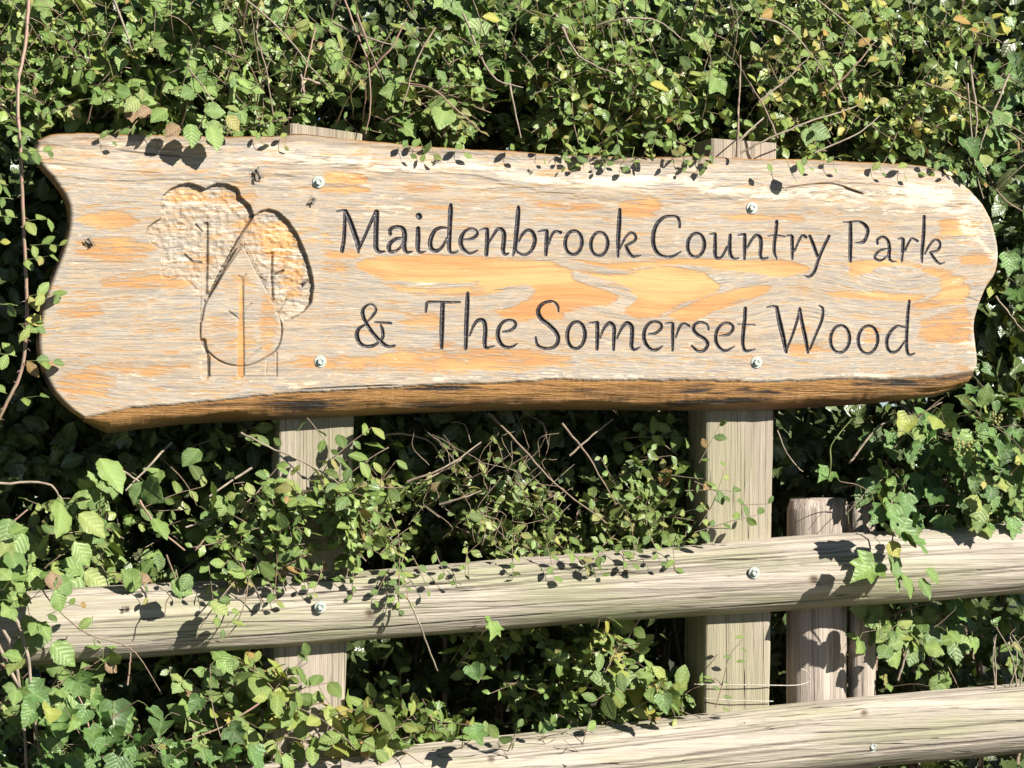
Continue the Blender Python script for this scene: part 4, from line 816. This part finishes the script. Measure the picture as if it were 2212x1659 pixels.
# --- lower left bramble between sign and upper rail
h6 = plant('bramble', 'bramble with large ragged leaves below the left end of the sign', 'bramble', 280, .2)
region_sprigs(h6, [(150, 1010, 620, 1270, 1), (-60, 1120, 300, 1260, .9), (420, 920, 600, 1050, .55)], 46, 'bramble', 'bramble', .046, .10, .30, (.08, .2), .05)
region_sprigs(h6, [(60, 1080, 640, 1270, 1), (430, 900, 640, 1080, .8), (-40, 1150, 200, 1270, .9)], 170, 'small', 'olive', .027, .10, .45, (.07, .18), .02)
region_sprigs(h6, [(-60, 930, 640, 1270, 1)], 60, 'ivy', 'painted_shade', .05, .35, .6, (.1, .2), .04)
for x, y, s_, tx, tz in ((215, 990, .085, .4, -.8), (130, 1085, .085, -.3, -.6), (170, 1110, .07, .8, -.5), (455, 1040, .06, .1, -1), (330, 1120, .055, .3, -.8), (160, 1170, .06, .6, -.7), (430, 970, .05, -.5, -.5), (50, 1150, .06, -.4, -.6), (20, 1120, .06, -.2, -.9), (25, 1200, .05, .3, -.9)):
    h6.leaf(np.array(at1(x, y, .03)), (tx, -.3, tz), s_, 'bramble', 'bramble', .3)
# in front of the left post
h7 = plant('shrub_spray', 'spray of small pale leaves spreading across the front of the left-hand post', 'shrub', 690, .0)
region_sprigs(h7, [(560, 1050, 790, 1240, 1), (580, 1120, 760, 1235, 1), (470, 1080, 620, 1250, .8)], 190, 'small', 'small', .026, -.03, .05, (.06, .14), .017, spread=.6)
region_sprigs(h7, [(690, 920, 800, 1020, 1)], 8, 'small', 'small', .028, .0, .05, (.05, .11), .016)
h7.stem(path([(520, 935, .02), (580, 965, .0), (650, 995, -.01), (720, 1035, -.02), (775, 1085, -.01)]), .0022, .0014, M_PALE)
h7.stem(path([(530, 1060, .04), (620, 1110, .03), (700, 1160, .02)]), .0018, .001, M_STEM)
# --- centre shrub between posts
h8 = plant('elm_thicket', 'tangled small-leaved thicket between the two posts under the sign', 'shrub', 1120, .3)
region_sprigs(h8, [(760, 1040, 1500, 1240, 1), (800, 1080, 1450, 1240, .7)], 640, 'small', 'olive', .024, .10, .45, (.06, .16), .015)
region_sprigs(h8, [(960, 970, 1440, 1080, 1)], 70, 'small', 'olive', .024, .12, .35, (.06, .14), .016)
region_sprigs(h8, [(1350, 900, 1530, 1200, 1)], 45, 'small', 'small', .033, .06, .3, (.08, .16), .022)
region_sprigs(h8, [(780, 920, 900, 1100, 1)], 12, 'small', 'small', .027, .1, .3, (.06, .14), .022)
for a in (((815, 940, .2), (870, 937, .18), (930, 955, .15), (960, 1000, .15)), ((1060, 895, .1), (1130, 970, .06), (1200, 1045, .05), (1310, 1130, .06)), ((1215, 915, .05), (1270, 985, .04), (1330, 1090, .05)), ((880, 1040, .1), (960, 1010, .08), (1040, 955, .1)), ((1040, 960, .2), (970, 1010, .15), (900, 1045, .1)), ((700, 1095, .02), (780, 1070, .0), (830, 1050, .0)), ((1230, 985, .1), (1280, 940, .1), (1325, 905, .12)), ((950, 1090, .1), (1000, 1075, .08), (1040, 1060, .08))):
    h8.stem(path(a), .0026, .0013, M_PALE if random.random() < .7 else M_STEM)
for _ in range(46):
    x, y = rnd(920, 1200), rnd(950, 1200); h8.stem(path([(x, y, .12), (x + rnd(-40, 40), y - rnd(15, 45), .1), (x + rnd(-70, 70), y - rnd(40, 90), .1)]), .0012, .0006, random.choice([M_PALE, M_STEM, M_STEM]), False)
# sprays dipping over the upper rail
h9 = plant('rail_spray', 'small twiggy sprays of leaves dipping over the top of the upper rail', 'shrub', 850, -.02)
for x, y, d, L_, n_ in ((860, 1150, (.1, -.25, -1), .16, 1), (880, 1175, (-.3, -.25, -1), .13, 1), (850, 1180, (.3, -.1, -1), .12, 1), (890, 1200, (.5, -.2, -.9), .08, 1), (840, 1230, (-.4, -.2, -.8), .07, 1), (1290, 1180, (.2, -.2, -.8), .06, 1), (1310, 1185, (-.6, -.2, -.5), .06, 1), (1230, 1190, (.5, -.2, -.6), .06, 1), (1400, 1150, (.3, -.2, -.8), .07, 1), (1450, 1160, (.2, -.2, -.8), .07, 1), (1340, 1170, (.1, -.2, -.9), .06, 1), (1180, 1175, (.1, -.2, -.9), .07, 1), (940, 1190, (.3, -.2, -.9), .07, 1), (760, 1200, (.1, -.2, -.9), .08, 1), (700, 1210, (-.2, -.2, -.9), .07, 1), (640, 1215, (.2, -.2, -.9), .07, 1), (600, 1210, (-.2, -.2, -.9), .09, 1), (450, 1215, (.1, -.2, -.9), .08, 1), (380, 1230, (.1, -.2, -.9), .05, 1), (300, 1240, (.3, -.2, -.9), .05, 1), (1380, 1160, (-.2, -.2, -.8), .06, 1), (1105, 1170, (.1, -.2, -1), .08, 1), (560, 1200, (.2, -.3, -1), .10, 1), (500, 1230, (-.3, -.3, -1), .06, 1), (1010, 1180, (0, -.2, -1), .06, 1)):
    h9.sprig(np.array(at1(x, y, .01)), d, L_, 'small', 'small', .024, .015, .0012, M_STEM, spread=.45, droop=.2)
h9.stem(path([(880, 1290, -.03), (905, 1345, -.05), (925, 1400, -.03), (945, 1450, .0)]), .0022, .0018, M_PALE)
h9.stem(path([(1010, 1200, -.01), (1012, 1230, -.015), (1013, 1248, -.015)]), .0009, .0006, M_GSTEM)
# --- bramble spray over the rail at left
h10 = plant('bramble_spray', 'bramble spray with a few broad leaves hanging in front of the upper rail at left', 'bramble', 400, -.06)
for x, y, s_, tx, tz in ((370, 1255, .05, .8, -.5), (455, 1300, .045, .8, -.6), (410, 1240, .04, -.5, -.8), (500, 1345, .03, .9, .3), (90, 1345, .06, -.3, -.9), (110, 1390, .065, .7, -.6), (60, 1290, .05, -.6, -.5), (30, 1250, .06, -.3, -.8), (20, 1190, .065, .1, -.8), (60, 1230, .05, .6, -.5)):
    h10.leaf(np.array(at1(x, y, -.055)), (tx, -.2, tz), s_, 'bramble', 'bramble', .3)
for a in (((60, 1210, -.02), (110, 1300, -.05), (190, 1370, -.06), (260, 1390, -.05), (300, 1420, -.04), (350, 1500, .0)), ((360, 1200, .0), (380, 1260, -.05), (360, 1300, -.06), (355, 1330, -.06)), ((520, 1210, .0), (535, 1260, -.03), (520, 1330, -.05), (490, 1380, -.05)), ((530, 1230, -.02), (470, 1300, -.05), (430, 1360, -.05))): h10.stem(path(a), .0018, .001, M_STEM)
for x, y in ((100, 1330), (120, 1300), (200, 1330), (500, 1290), (520, 1320)): h10.sprig(np.array(at1(x, y, -.05)), (rnd(-1, 1), -.2, rnd(-.6, .4)), .05, 'small', 'small', .03, .02, .001, M_GSTEM, spread=.4)
# left foreground stems
h11 = plant('briar', 'pale woody briar stems and leaves crossing the left ends of the rails', 'briar', 20, -.08)
for a in (((-20, 1290, -.05), (30, 1330, -.07), (60, 1420, -.08), (70, 1520, -.08), (95, 1680, -.06)), ((-10, 1330, -.05), (25, 1400, -.07), (45, 1500, -.07), (60, 1680, -.06)), ((-10, 1380, -.06), (40, 1480, -.07), (110, 1560, -.06), (120, 1680, -.05))): h11.stem(path(a), .0042, .003, M_PALE)
region_sprigs(h11, [(-40, 1130, 90, 1300, 1), (-40, 1400, 130, 1500, .8)], 14, 'bramble', 'bramble', .04, -.10, -.05, (.05, .1), .04)
# --- ivy lower right
h12 = plant('ivy', 'glossy green ivy sprawling over the stakes below the right end of the sign', 'ivy', 1950, .05)
region_sprigs(h12, [(1690, 1000, 1800, 1060, .6), (1820, 930, 2212, 1110, 1), (1900, 880, 2240, 1050, 1)], 90, 'ivy', 'ivy', .055, .04, .2, (.08, .2), .035)
region_sprigs(h12, [(1700, 900, 2240, 1130, 1)], 50, 'ivy', 'painted_shade', .05, .3, .6, (.1, .2), .04)
region_sprigs(h12, [(2000, 1060, 2240, 1130, 1), (2000, 860, 2240, 1000, .5)], 16, 'bramble', 'yellow', .04, .0, .1, (.06, .12), .045)
h12.stem(path([(1790, 1040, -.0), (1795, 1000, -.02), (1797, 960, -.02), (1840, 905, -.02)]), .002, .0012, M_GSTEM); h12.stem(path([(1680, 930, .1), (1700, 980, .06), (1735, 1020, .05)]), .0014, .0012, M_PALE)
h13 = plant('ivy', 'trailing ivy strand hanging down over the upper rail at right', 'ivy', 1930, -.03)
h13.stem(path([(1925, 1080, .0), (1930, 1150, -.03), (1925, 1200, -.05), (1960, 1260, -.06), (1970, 1330, -.05)]), .002, .001, M_STEM)
for x, y, s_, tx, tz, kd, pl_ in ((1925, 1090, .06, -.2, -1, 'ivy', 'ivy'), (1940, 1130, .065, .5, -.7, 'ivy', 'ivy'), (1905, 1100, .05, -.6, -.6, 'ivy', 'ivy'), (1960, 1150, .065, .4, -1, 'ivy', 'ivy'), (1890, 1215, .075, -.8, -.5, 'ivy', 'ivy'), (1925, 1205, .075, .1, -.9, 'ivy', 'ivy'), (1950, 1240, .055, .1, -.9, 'bramble', 'bramble'), (1985, 1250, .05, .4, -.9, 'bramble', 'bramble'), (2000, 1230, .045, .8, -.4, 'bramble', 'bramble'), (1920, 1170, .04, .3, -.5, 'bramble', 'yellow')):
    h13.leaf(np.array(at1(x, y, -.075)), (tx, -.25, tz), s_, kd, pl_, .28)
# --- right, between the rails
h14 = plant('bramble', 'bramble and ivy leaves filling the gap between the rails right of the stakes', 'bramble', 2060, .15)
region_sprigs(h14, [(1895, 1310, 2010, 1480, 1), (2040, 1330, 2230, 1480, .8)], 30, 'bramble', 'small', .042, .08, .22, (.06, .14), .045)
region_sprigs(h14, [(1890, 1290, 2250, 1480, 1)], 26, 'ivy', 'ivy', .055, .15, .5, (.08, .2), .05)
for _ in range(6): x = rnd(2150, 2230); h14.stem(path([(x, 1490, .05), (x + rnd(-20, 20), 1420, .05), (x + rnd(-50, 50), 1350 + rnd(0, 40), .06)]), .0016, .001, M_PALE)
# --- between the rails, centre and left
h15 = plant('privet', 'privet spray with yellowing and orange-tinged leaves in front of the lower left post', 'shrub', 690, .0)
region_sprigs(h15, [(500, 1410, 850, 1610, 1), (580, 1390, 840, 1500, 1)], 58, 'small', 'yellow', .036, -.02, .06, (.06, .15), .02)
region_sprigs(h15, [(480, 1400, 880, 1640, 1)], 60, 'small', 'small', .03, .1, .4, (.07, .16), .022)
h16 = plant('elm_thicket', 'leafy thicket between the rails under the middle of the upper rail', 'shrub', 1180, .2)
region_sprigs(h16, [(850, 1440, 1250, 1640, 1), (1250, 1400, 1500, 1600, 1), (960, 1350, 1300, 1500, .8), (1200, 1360, 1500, 1620, .8)], 400, 'small', 'small', .027, .09, .4, (.07, .16), .018)
region_sprigs(h16, [(1270, 1350, 1500, 1520, 1)], 50, 'small', 'yellow', .034, .02, .15, (.06, .14), .022)
region_sprigs(h16, [(1000, 1520, 1180, 1620, 1), (830, 1380, 1100, 1450, .6), (1400, 1400, 1500, 1500, .7)], 9, 'ivy', 'ivy', .055, .02, .12, (.06, .12), .045)
region_sprigs(h16, [(850, 1580, 1300, 1640, 1)], 26, 'small', 'small', .028, .0, .05, (.05, .12), .02)
h17 = plant('ivy', 'ivy and briar mound covering the lower rail at the bottom left corner', 'ivy', 280, -.05)
region_sprigs(h17, [(-40, 1520, 560, 1700, 1), (100, 1480, 420, 1600, .6)], 70, 'ivy', 'ivy', .058, -.10, .05, (.06, .16), .035)
region_sprigs(h17, [(-40, 1420, 620, 1680, 1), (300, 1420, 620, 1660, .6)], 120, 'small', 'olive', .028, .0, .35, (.07, .16), .02)
region_sprigs(h17, [(-40, 1420, 200, 1520, 1), (420, 1440, 620, 1680, .6)], 22, 'bramble', 'bramble', .042, -.05, .2, (.06, .14), .045)
region_sprigs(h17, [(-40, 1640, 520, 1760, 1)], 40, 'small', 'small', .03, -.08, .1, (.06, .14), .02)
for a in (((275, 1480, .0), (280, 1440, .0), (282, 1410, .0)), ((200, 1650, -.06), (190, 1560, -.05), (160, 1480, -.03)), ((560, 1520, -.04), (480, 1570, -.05), (400, 1600, -.06))): h17.stem(path(a), .0022, .0014, M_RED)
h18 = plant('sapling', 'thin seedling twig with tiny leaves in front of the lower right post', 'sapling', 1580, .03)
for a in (((1545, 1530, .02), (1560, 1480, .02), (1575, 1420, .02), (1608, 1375, .02)), ((1560, 1480, .02), (1540, 1465, .02), (1500, 1480, .03))): h18.stem(path(a), .0013, .0007, M_STEM)
for x, y, tx in ((1608, 1375, -.4), (1600, 1400, 1), (1580, 1420, -1), (1590, 1430, 1), (1560, 1470, 1), (1555, 1490, -1), (1562, 1505, 1), (1540, 1465, -1), (1520, 1470, .4), (1560, 1530, 1)): h18.leaf(np.array(at1(x, y, .015)), (tx, -.2, .1), .022, 'lance', 'small', .35)
h19 = plant('shrub_spray', 'thin leafy twigs reaching across the right-hand post above the upper rail', 'shrub', 1590, .0)
for x, y, d, L_ in ((1500, 1150, (1, -.1, .35), .14), (1480, 1060, (1, -.15, .1), .10), (1510, 1135, (.6, -.1, .9), .14), (1500, 1040, (.7, -.2, -.3), .1), (1600, 1090, (1, 0, .1), .06), (1510, 1000, (.4, -.1, .8), .09)): h19.sprig(np.array(at1(x, y, .01)), d, L_, 'small', 'small', .030, .022, .0011, M_STEM, spread=.4, droop=.1)
# --- sprays overhanging the top edge of the sign
h20 = plant('bramble_spray', 'bramble leaves drooping over the top edge of the sign near its left end', 'bramble', 430, -.02)
for x, y, s_, tx, tz in ((412, 268, .052, -.1, -1), (455, 275, .055, .0, -1), (388, 272, .04, -.7, -.5), (490, 250, .04, .6, -.7), (440, 240, .045, .7, .1), (360, 240, .045, -.6, -.5), (300, 215, .04, -.5, -.4)):
    h20.leaf(np.array(at1(x, y, -.022)), (tx, -.12, tz), s_, 'bramble', 'bramble', .22)
for x, y, ci in ((305, 225, 4), (325, 235, 4), (280, 235, 4)): h20.leaf(np.array(at1(x, y, -.0)), (rnd(-.6, .8), -.2, -.4), .036, 'bramble', 'bramble', .25); h20.leaves[-1] = h20.leaves[-1][:6] + (ci,)
h21 = plant('shrub_spray', 'small leafy sprays drooping over the top edge of the sign in the middle', 'shrub', 1350, -.02)
for x, y, L_ in ((1180, 300, .035), (1215, 312, .04), (1240, 300, .05), (1262, 305, .045), (1290, 300, .05), (1310, 310, .04), (1340, 300, .045), (1370, 305, .05), (1400, 295, .05), (1450, 290, .045), (1500, 300, .04), (1540, 300, .05), (880, 290, .035), (905, 285, .04), (930, 292, .035), (1000, 300, .02), (1230, 280, .05), (1330, 270, .06), (1420, 270, .06), (1280, 260, .07), (230, 268, .03), (330, 268, .03), (560, 272, .03), (620, 275, .03), (1110, 300, .03), (1740, 325, .03), (1800, 325, .03), (1900, 335, .03), (1960, 340, .035), (1470, 315, .04), (1520, 315, .04)):
    h21.sprig(np.array(at1(x, y + 12, -.004)), (rnd(-.5, .5), -.16, -.8), L_ * .9, 'small', 'small', .024, .012, .0008, M_GSTEM, spread=.5)
h21.stem(path([(1700, 345, -.02), (1708, 370, -.025), (1722, 395, -.02)]), .0008, .0006, M_GSTEM, False); h21.leaf(np.array(at1(1722, 345, -.04)), (.1, -.1, -1), .036, 'small', 'small', .2); h21.leaf(np.array(at1(1660, 352, -.03)), (.2, -.1, -1), .02, 'small', 'small', .2)
h21.stem(path([(1592, 340, -.005), (1594, 270, 0), (1597, 200, .02), (1600, 120, .05)]), .003, .002, M_STEM); h21.stem(path([(1590, 310, .0), (1620, 280, 0), (1650, 255, .02)]), .0025, .0015, M_PALE)
h22 = plant('ivy', 'single broad ivy leaf and sprig at the top right corner of the sign', 'ivy', 2090, .0)
for x, y, s_, tx, tz in ((2085, 300, .062, .1, -1), (2110, 350, .04, .3, -1), (2060, 350, .03, -.5, -.8), (2095, 378, .03, .5, -.8), (2050, 340, .03, -.6, -.5), (2075, 372, .028, .1, -1)): h22.leaf(np.array(at1(x, y, .01)), (tx, -.2, tz), s_, 'ivy', 'ivy', .25)
for _ in range(8): h22.sprig(np.array(at1(rnd(2030, 2110), rnd(320, 370), .01)), (rnd(-1, 1), -.2, rnd(-.8, .2)), .04, 'small', 'small', .02, .012, .0008, M_GSTEM)
h22.stem(path([(2090, 180, .05), (2100, 300, .04), (2108, 370, .03), (2125, 430, .03)]), .0018, .0014, M_PALE)
# bare twigs in the upper hedge
for pl_, lst in ((h1, (((520, -10, .08), (600, 60, .05), (660, 130, .03), (720, 200, .02)), ((240, -10, .1), (270, 60, .06), (285, 110, .06)), ((410, 150, .1), (440, 190, .06), (470, 235, .04)))),
                 (h2, (((745, 0, .1), (770, 70, .08), (795, 140, .06), (800, 230, .05), (790, 290, .05)), ((690, 180, .08), (655, 170, .05), (660, 200, .05)), ((720, 50, .1), (790, 80, .06), (860, 100, .06)), ((860, 180, .1), (930, 190, .05), (990, 240, .04), (1040, 285, .05)), ((650, 160, .04), (656, 210, .04)), ((680, 60, .1), (665, 130, .06), (650, 200, .05)), ((560, 20, .1), (555, 80, .08), (575, 150, .07), (590, 250, .06)), ((940, 60, .1), (900, 130, .08), (870, 230, .06)), ((800, 150, .08), (840, 110, .06), (880, 40, .06)), ((770, 30, .06), (800, 110, .05), (830, 180, .06)))),
                 (h3, (((1000, 30, .1), (1060, 160, .05), (1130, 190, .05)), ((1290, 55, .08), (1350, 40, .05), (1420, 45, .05), (1480, 90, .05)), ((1100, 180, .05), (1125, 300, .04)), ((1200, 30, .1), (1250, 120, .05), (1330, 160, .04)))),
                 (h4, (((1600, 330, .02), (1660, 300, .0), (1740, 265, .0), (1820, 240, .02), (1860, 225, .03)), ((1760, -5, .08), (1840, 60, .05), (1880, 100, .04)), ((1640, 220, .05), (1700, 170, .05), (1750, 120, .04)), ((1790, 200, .06), (1840, 150, .05), (1890, 90, .05)), ((2000, 180, .06), (2060, 200, .05), (2150, 250, .05), (2212, 290, .05)), ((1640, 40, .06), (1700, 60, .05), (1780, 150, .05)), ((1680, 300, .02), (1650, 230, .03), (1620, 180, .05)), ((1760, 330, .02), (1850, 290, .02), (1900, 250, .03)))),
                 (h5, (((2095, 140, .06), (2110, 260, .05), (2100, 330, .05)), ((2180, 160, .1), (2130, 280, .05), (2115, 330, .05)), ((2130, 250, .2), (2200, 300, .15), (2240, 330, .15)), ((2150, 640, .05), (2190, 690, .04), (2230, 740, .05)), ((2140, 400, .3), (2200, 450, .25), (2240, 520, .3)), ((2110, 330, .3), (2160, 420, .2), (2230, 470, .2))))):
    for a in lst: pl_.stem(path(a, wob=.002), rnd(.0018, .0034), .0012, random.choice([M_PALE, M_STEM, M_PALE, M_RED]))
for pl_, (x0, x1) in ((h1, (0, 520)), (h2, (500, 1000)), (h3, (1000, 1550)), (h4, (1550, 2120))):
    for _ in range(42):
        x, y = rnd(x0, x1), rnd(-20, 300); a = rnd(-1, 1); pl_.stem(path([(x, y, rnd(.15, .3)), (x + a * 40, y - 60, .12), (x + a * 90 + rnd(-20, 20), y - rnd(80, 140), .1)]), rnd(.001, .002), .0007, random.choice([M_PALE, M_STEM, M_RED, M_GSTEM]), False)
for (pl_, a) in ((h6, ((545, 1010, .1), (440, 1080, .05))), (h6, ((370, 955, .12), (270, 1060, .06))), (h6, ((0, 1044, .05), (100, 1044, .05), (132, 1078, .06))), (h6, ((240, 1000, .06), (300, 1040, .06))), (h6, ((480, 1110, .08), (400, 1140, .05))), (h6, ((300, 1080, .07), (340, 1140, .05), (400, 1190, .05))), (h6, ((-10, 1160, .05), (60, 1100, .05))), (h6, ((420, 1190, .06), (460, 1150, .06), (560, 1060, .1))), (h12, ((1835, 1000, .1), (1890, 930, .1), (1940, 900, .12))), (h14, ((1940, 1470, .1), (1960, 1400, .1), (1950, 1340, .12)))):
    pl_.stem(path([p if len(p) == 3 else p for p in a], wob=.002), .0028, .0018, random.choice([M_PALE, M_PALE, M_RED]))
# orange and yellow single leaves in the upper right
for x, y, ci, s_ in ((1880, 82, 3, .034), (1905, 78, 2, .03), (2095, 48, 3, .05), (2160, 45, 5, .035), (2185, 60, 5, .04), (2180, 35, 5, .03), (1900, 125, 2, .03), (1445, 195, 5, .05), (1080, 45, 5, .04), (1810, 210, 2, .026), (1860, 200, 3, .026), (1920, 215, 2, .026)):
    h4.leaf(np.array(at1(x, y, .06)), (rnd(-1, 1), -.2, rnd(-.6, .2)), s_, 'small', 'yellow', .3); h4.leaves[-1] = h4.leaves[-1][:6] + (ci,)

front = (h6, h7, h8, h9, h10, h12, h14, h15, h16, h19)
for q in P_:
    if q in (h20, h21, h22, b1, h9, h10, h13, h18): q.bake(None)
    else:
        def kp(pos, q=q):
            px_, py_ = proj(pos); sd = board_sd(pos)
            bad = (sd < -25) & (pos[:, 1] > -.5)
            # nothing grows inside the timber
            r1t = np.interp(px_, [0, 2212], [1290, 1130]); r2t = np.interp(px_, [0, 2212], [1700, 1478])
            if q in (h7, h8, h6, h12, h19): bad |= (pos[:, 1] < .1) & (py_ > r1t + 12)
            if q in (h17, h15, h16): bad |= (px_ > 560) & (py_ > r2t + 10) & (pos[:, 1] < .1) & (rng.random(len(px_)) > .25)
            if q is h12: bad |= (px_ > 1695) & (px_ < 1895) & (py_ > 1072)
            if q in (h15, h16, h14): bad |= (pos[:, 1] < .1) & ((py_ > r2t + 30) | (py_ < r1t + 145))
            if q in (h1, h2, h3, h4): bad |= (pos[:, 1] < .12) & (sd < 6)
            if q in (h8, h12, h6, h19, h7): bad |= (py_ < 905) & (px_ > 150) & (px_ < 2080)
            return ~bad
        q.bake(kp)
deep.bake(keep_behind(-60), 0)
for ch in deep.root.children: pass
deep.root['kind'] = 'stuff'

# blackberries and ivy flowers
def ico(r, sub=1):
    import bmesh
    bm = bmesh.new(); bmesh.ops.create_icosphere(bm, subdivisions=sub, radius=r); me = bpy.data.meshes.new('drupelet'); bm.to_mesh(me); bm.free(); return me
def cluster(name, label, cat, c, n, rad, r, mat, part):
    o = empty(name, tuple(c)); tag(o, label, cat); me = ico(r); me.materials.append(mat); me.polygons.foreach_set('use_smooth', [True] * len(me.polygons))
    for _ in range(n):
        b_ = link(part, me, o); d = nrmz(rng.normal(0, 1, 3)) * rad * rnd(.5, 1); b_.location = (d[0], d[1] * .7, d[2] * .8); s_ = rnd(.8, 1.2); b_.scale = (s_,) * 3
cluster('berry_cluster', 'cluster of dark ripe berries in the thicket between the rails', 'berries', at1(1322, 1437, .04), 34, .034, .0048, M_BERRY, 'berry')
cluster('ivy_flower', 'yellow-green ivy flower head below the right end of the sign', 'flower', at1(2082, 972, .0), 60, .034, .0034, M_IVYFL, 'floret')
cluster('ivy_flower', 'small ivy flower head near the right edge, above the yellowing leaf', 'flower', at1(2150, 905, .02), 26, .02, .0032, M_IVYFL, 'floret')

# ------------------------------------------------------------------ wires
for pts, lb in (([(1500, 1478, .06), (1580, 1479, .06), (1660, 1480, .065), (1720, 1480, .085), (1750, 1470, .09), (1742, 1450, .09), (1730, 1445, .09)], 'thin pale wire looped from the right-hand post to the thick stake'), ([(1520, 1508, .065), (1580, 1513, .06), (1670, 1515, .065)], 'thin bare tendril lying across the right-hand post just above the lower rail')):
    P = path(pts, wob=.0004); V, F = tube(P, .0011, .0011, 6); o = link('wire', mesh('wire', V - P[0], F, M_WIRE)); o.location = P[0]; tag(o, lb, 'wire')

# ------------------------------------------------------------------ flies
def ell_mesh(parts):
    V = []; F = []
    for (cx, cy, cz, rx, ry, rz) in parts:
        b0 = len(V); nu, nv = 10, 6
        for j in range(nv + 1):
            t = math.pi * j / nv
            for k in range(nu): a = 2 * math.pi * k / nu; V.append((cx + rx * math.sin(t) * math.cos(a), cy + ry * math.cos(t), cz + rz * math.sin(t) * math.sin(a)))
        F += [[b0 + j * nu + k, b0 + j * nu + (k + 1) % nu, b0 + (j + 1) * nu + (k + 1) % nu, b0 + (j + 1) * nu + k] for j in range(nv) for k in range(nu)]
    return V, F
fv, ff = ell_mesh([(0, -.0045, .0034, .0024, .0042, .0021), (0, .0012, .0038, .0021, .0026, .0021), (0, .0046, .0036, .0017, .0014, .0015)])
ME_FB = mesh('fly_body', fv, ff, M_FLY)
ME_FW = [mesh('fly_wing', [(s_ * .0008, .001, .006), (s_ * .0045, -.004, .0058), (s_ * .0050, -.0085, .0050), (s_ * .0028, -.0095, .0050), (s_ * .0010, -.005, .0058)], [[0, 1, 2, 3, 4]], M_WING) for s_ in (-1, 1)]
ME_FL = []
for s_ in (-1, 1):
    for y in (.003, .0005, -.002):
        V, F = tube([(s_ * .001, y, .0035), (s_ * .0035, y * 1.6, .0045), (s_ * .0052, y * 2.4, .0002)], .0004, .0003, 4); ME_FL.append(mesh('fly_leg', V, F, M_FLY))
for px, py, Y, an, sz, lb in ((555, 375, 0, -.45, 1.35, 'large black fly on the sign above the carved trees'), (195, 525, 0, 2.6, 1.1, 'fly near the left end of the sign on an orange patch'), (675, 433, 0, .5, .9, 'small fly below the upper left bolt of the sign'), (662, 607, .006, .9, .75, 'tiny fly inside the carved egg-shaped crown'), (945, 347, .008, 1.3, .85, 'fly near the top edge of the sign above the word Maidenbrook'), (1143, 370, .004, -.9, .7, 'tiny fly high on the middle of the sign'), (272, 1316, .012, 1.5, .95, 'fly on the upper rail at the left')):
    o = empty('fly', tuple(at1(px, py, Y))); tag(o, lb, 'fly'); o.rotation_euler = (math.pi / 2, an, 0); o.rotation_euler = (Matrix.Rotation(an, 4, 'Y') @ Matrix.Rotation(math.pi / 2, 4, 'X')).to_euler(); o.scale = (sz * 1.3, sz * 1.15, sz * 1.2)
    link('body', ME_FB, o)
    for m_ in ME_FW: link('wing', m_, o)
    for m_ in ME_FL: link('leg', m_, o)
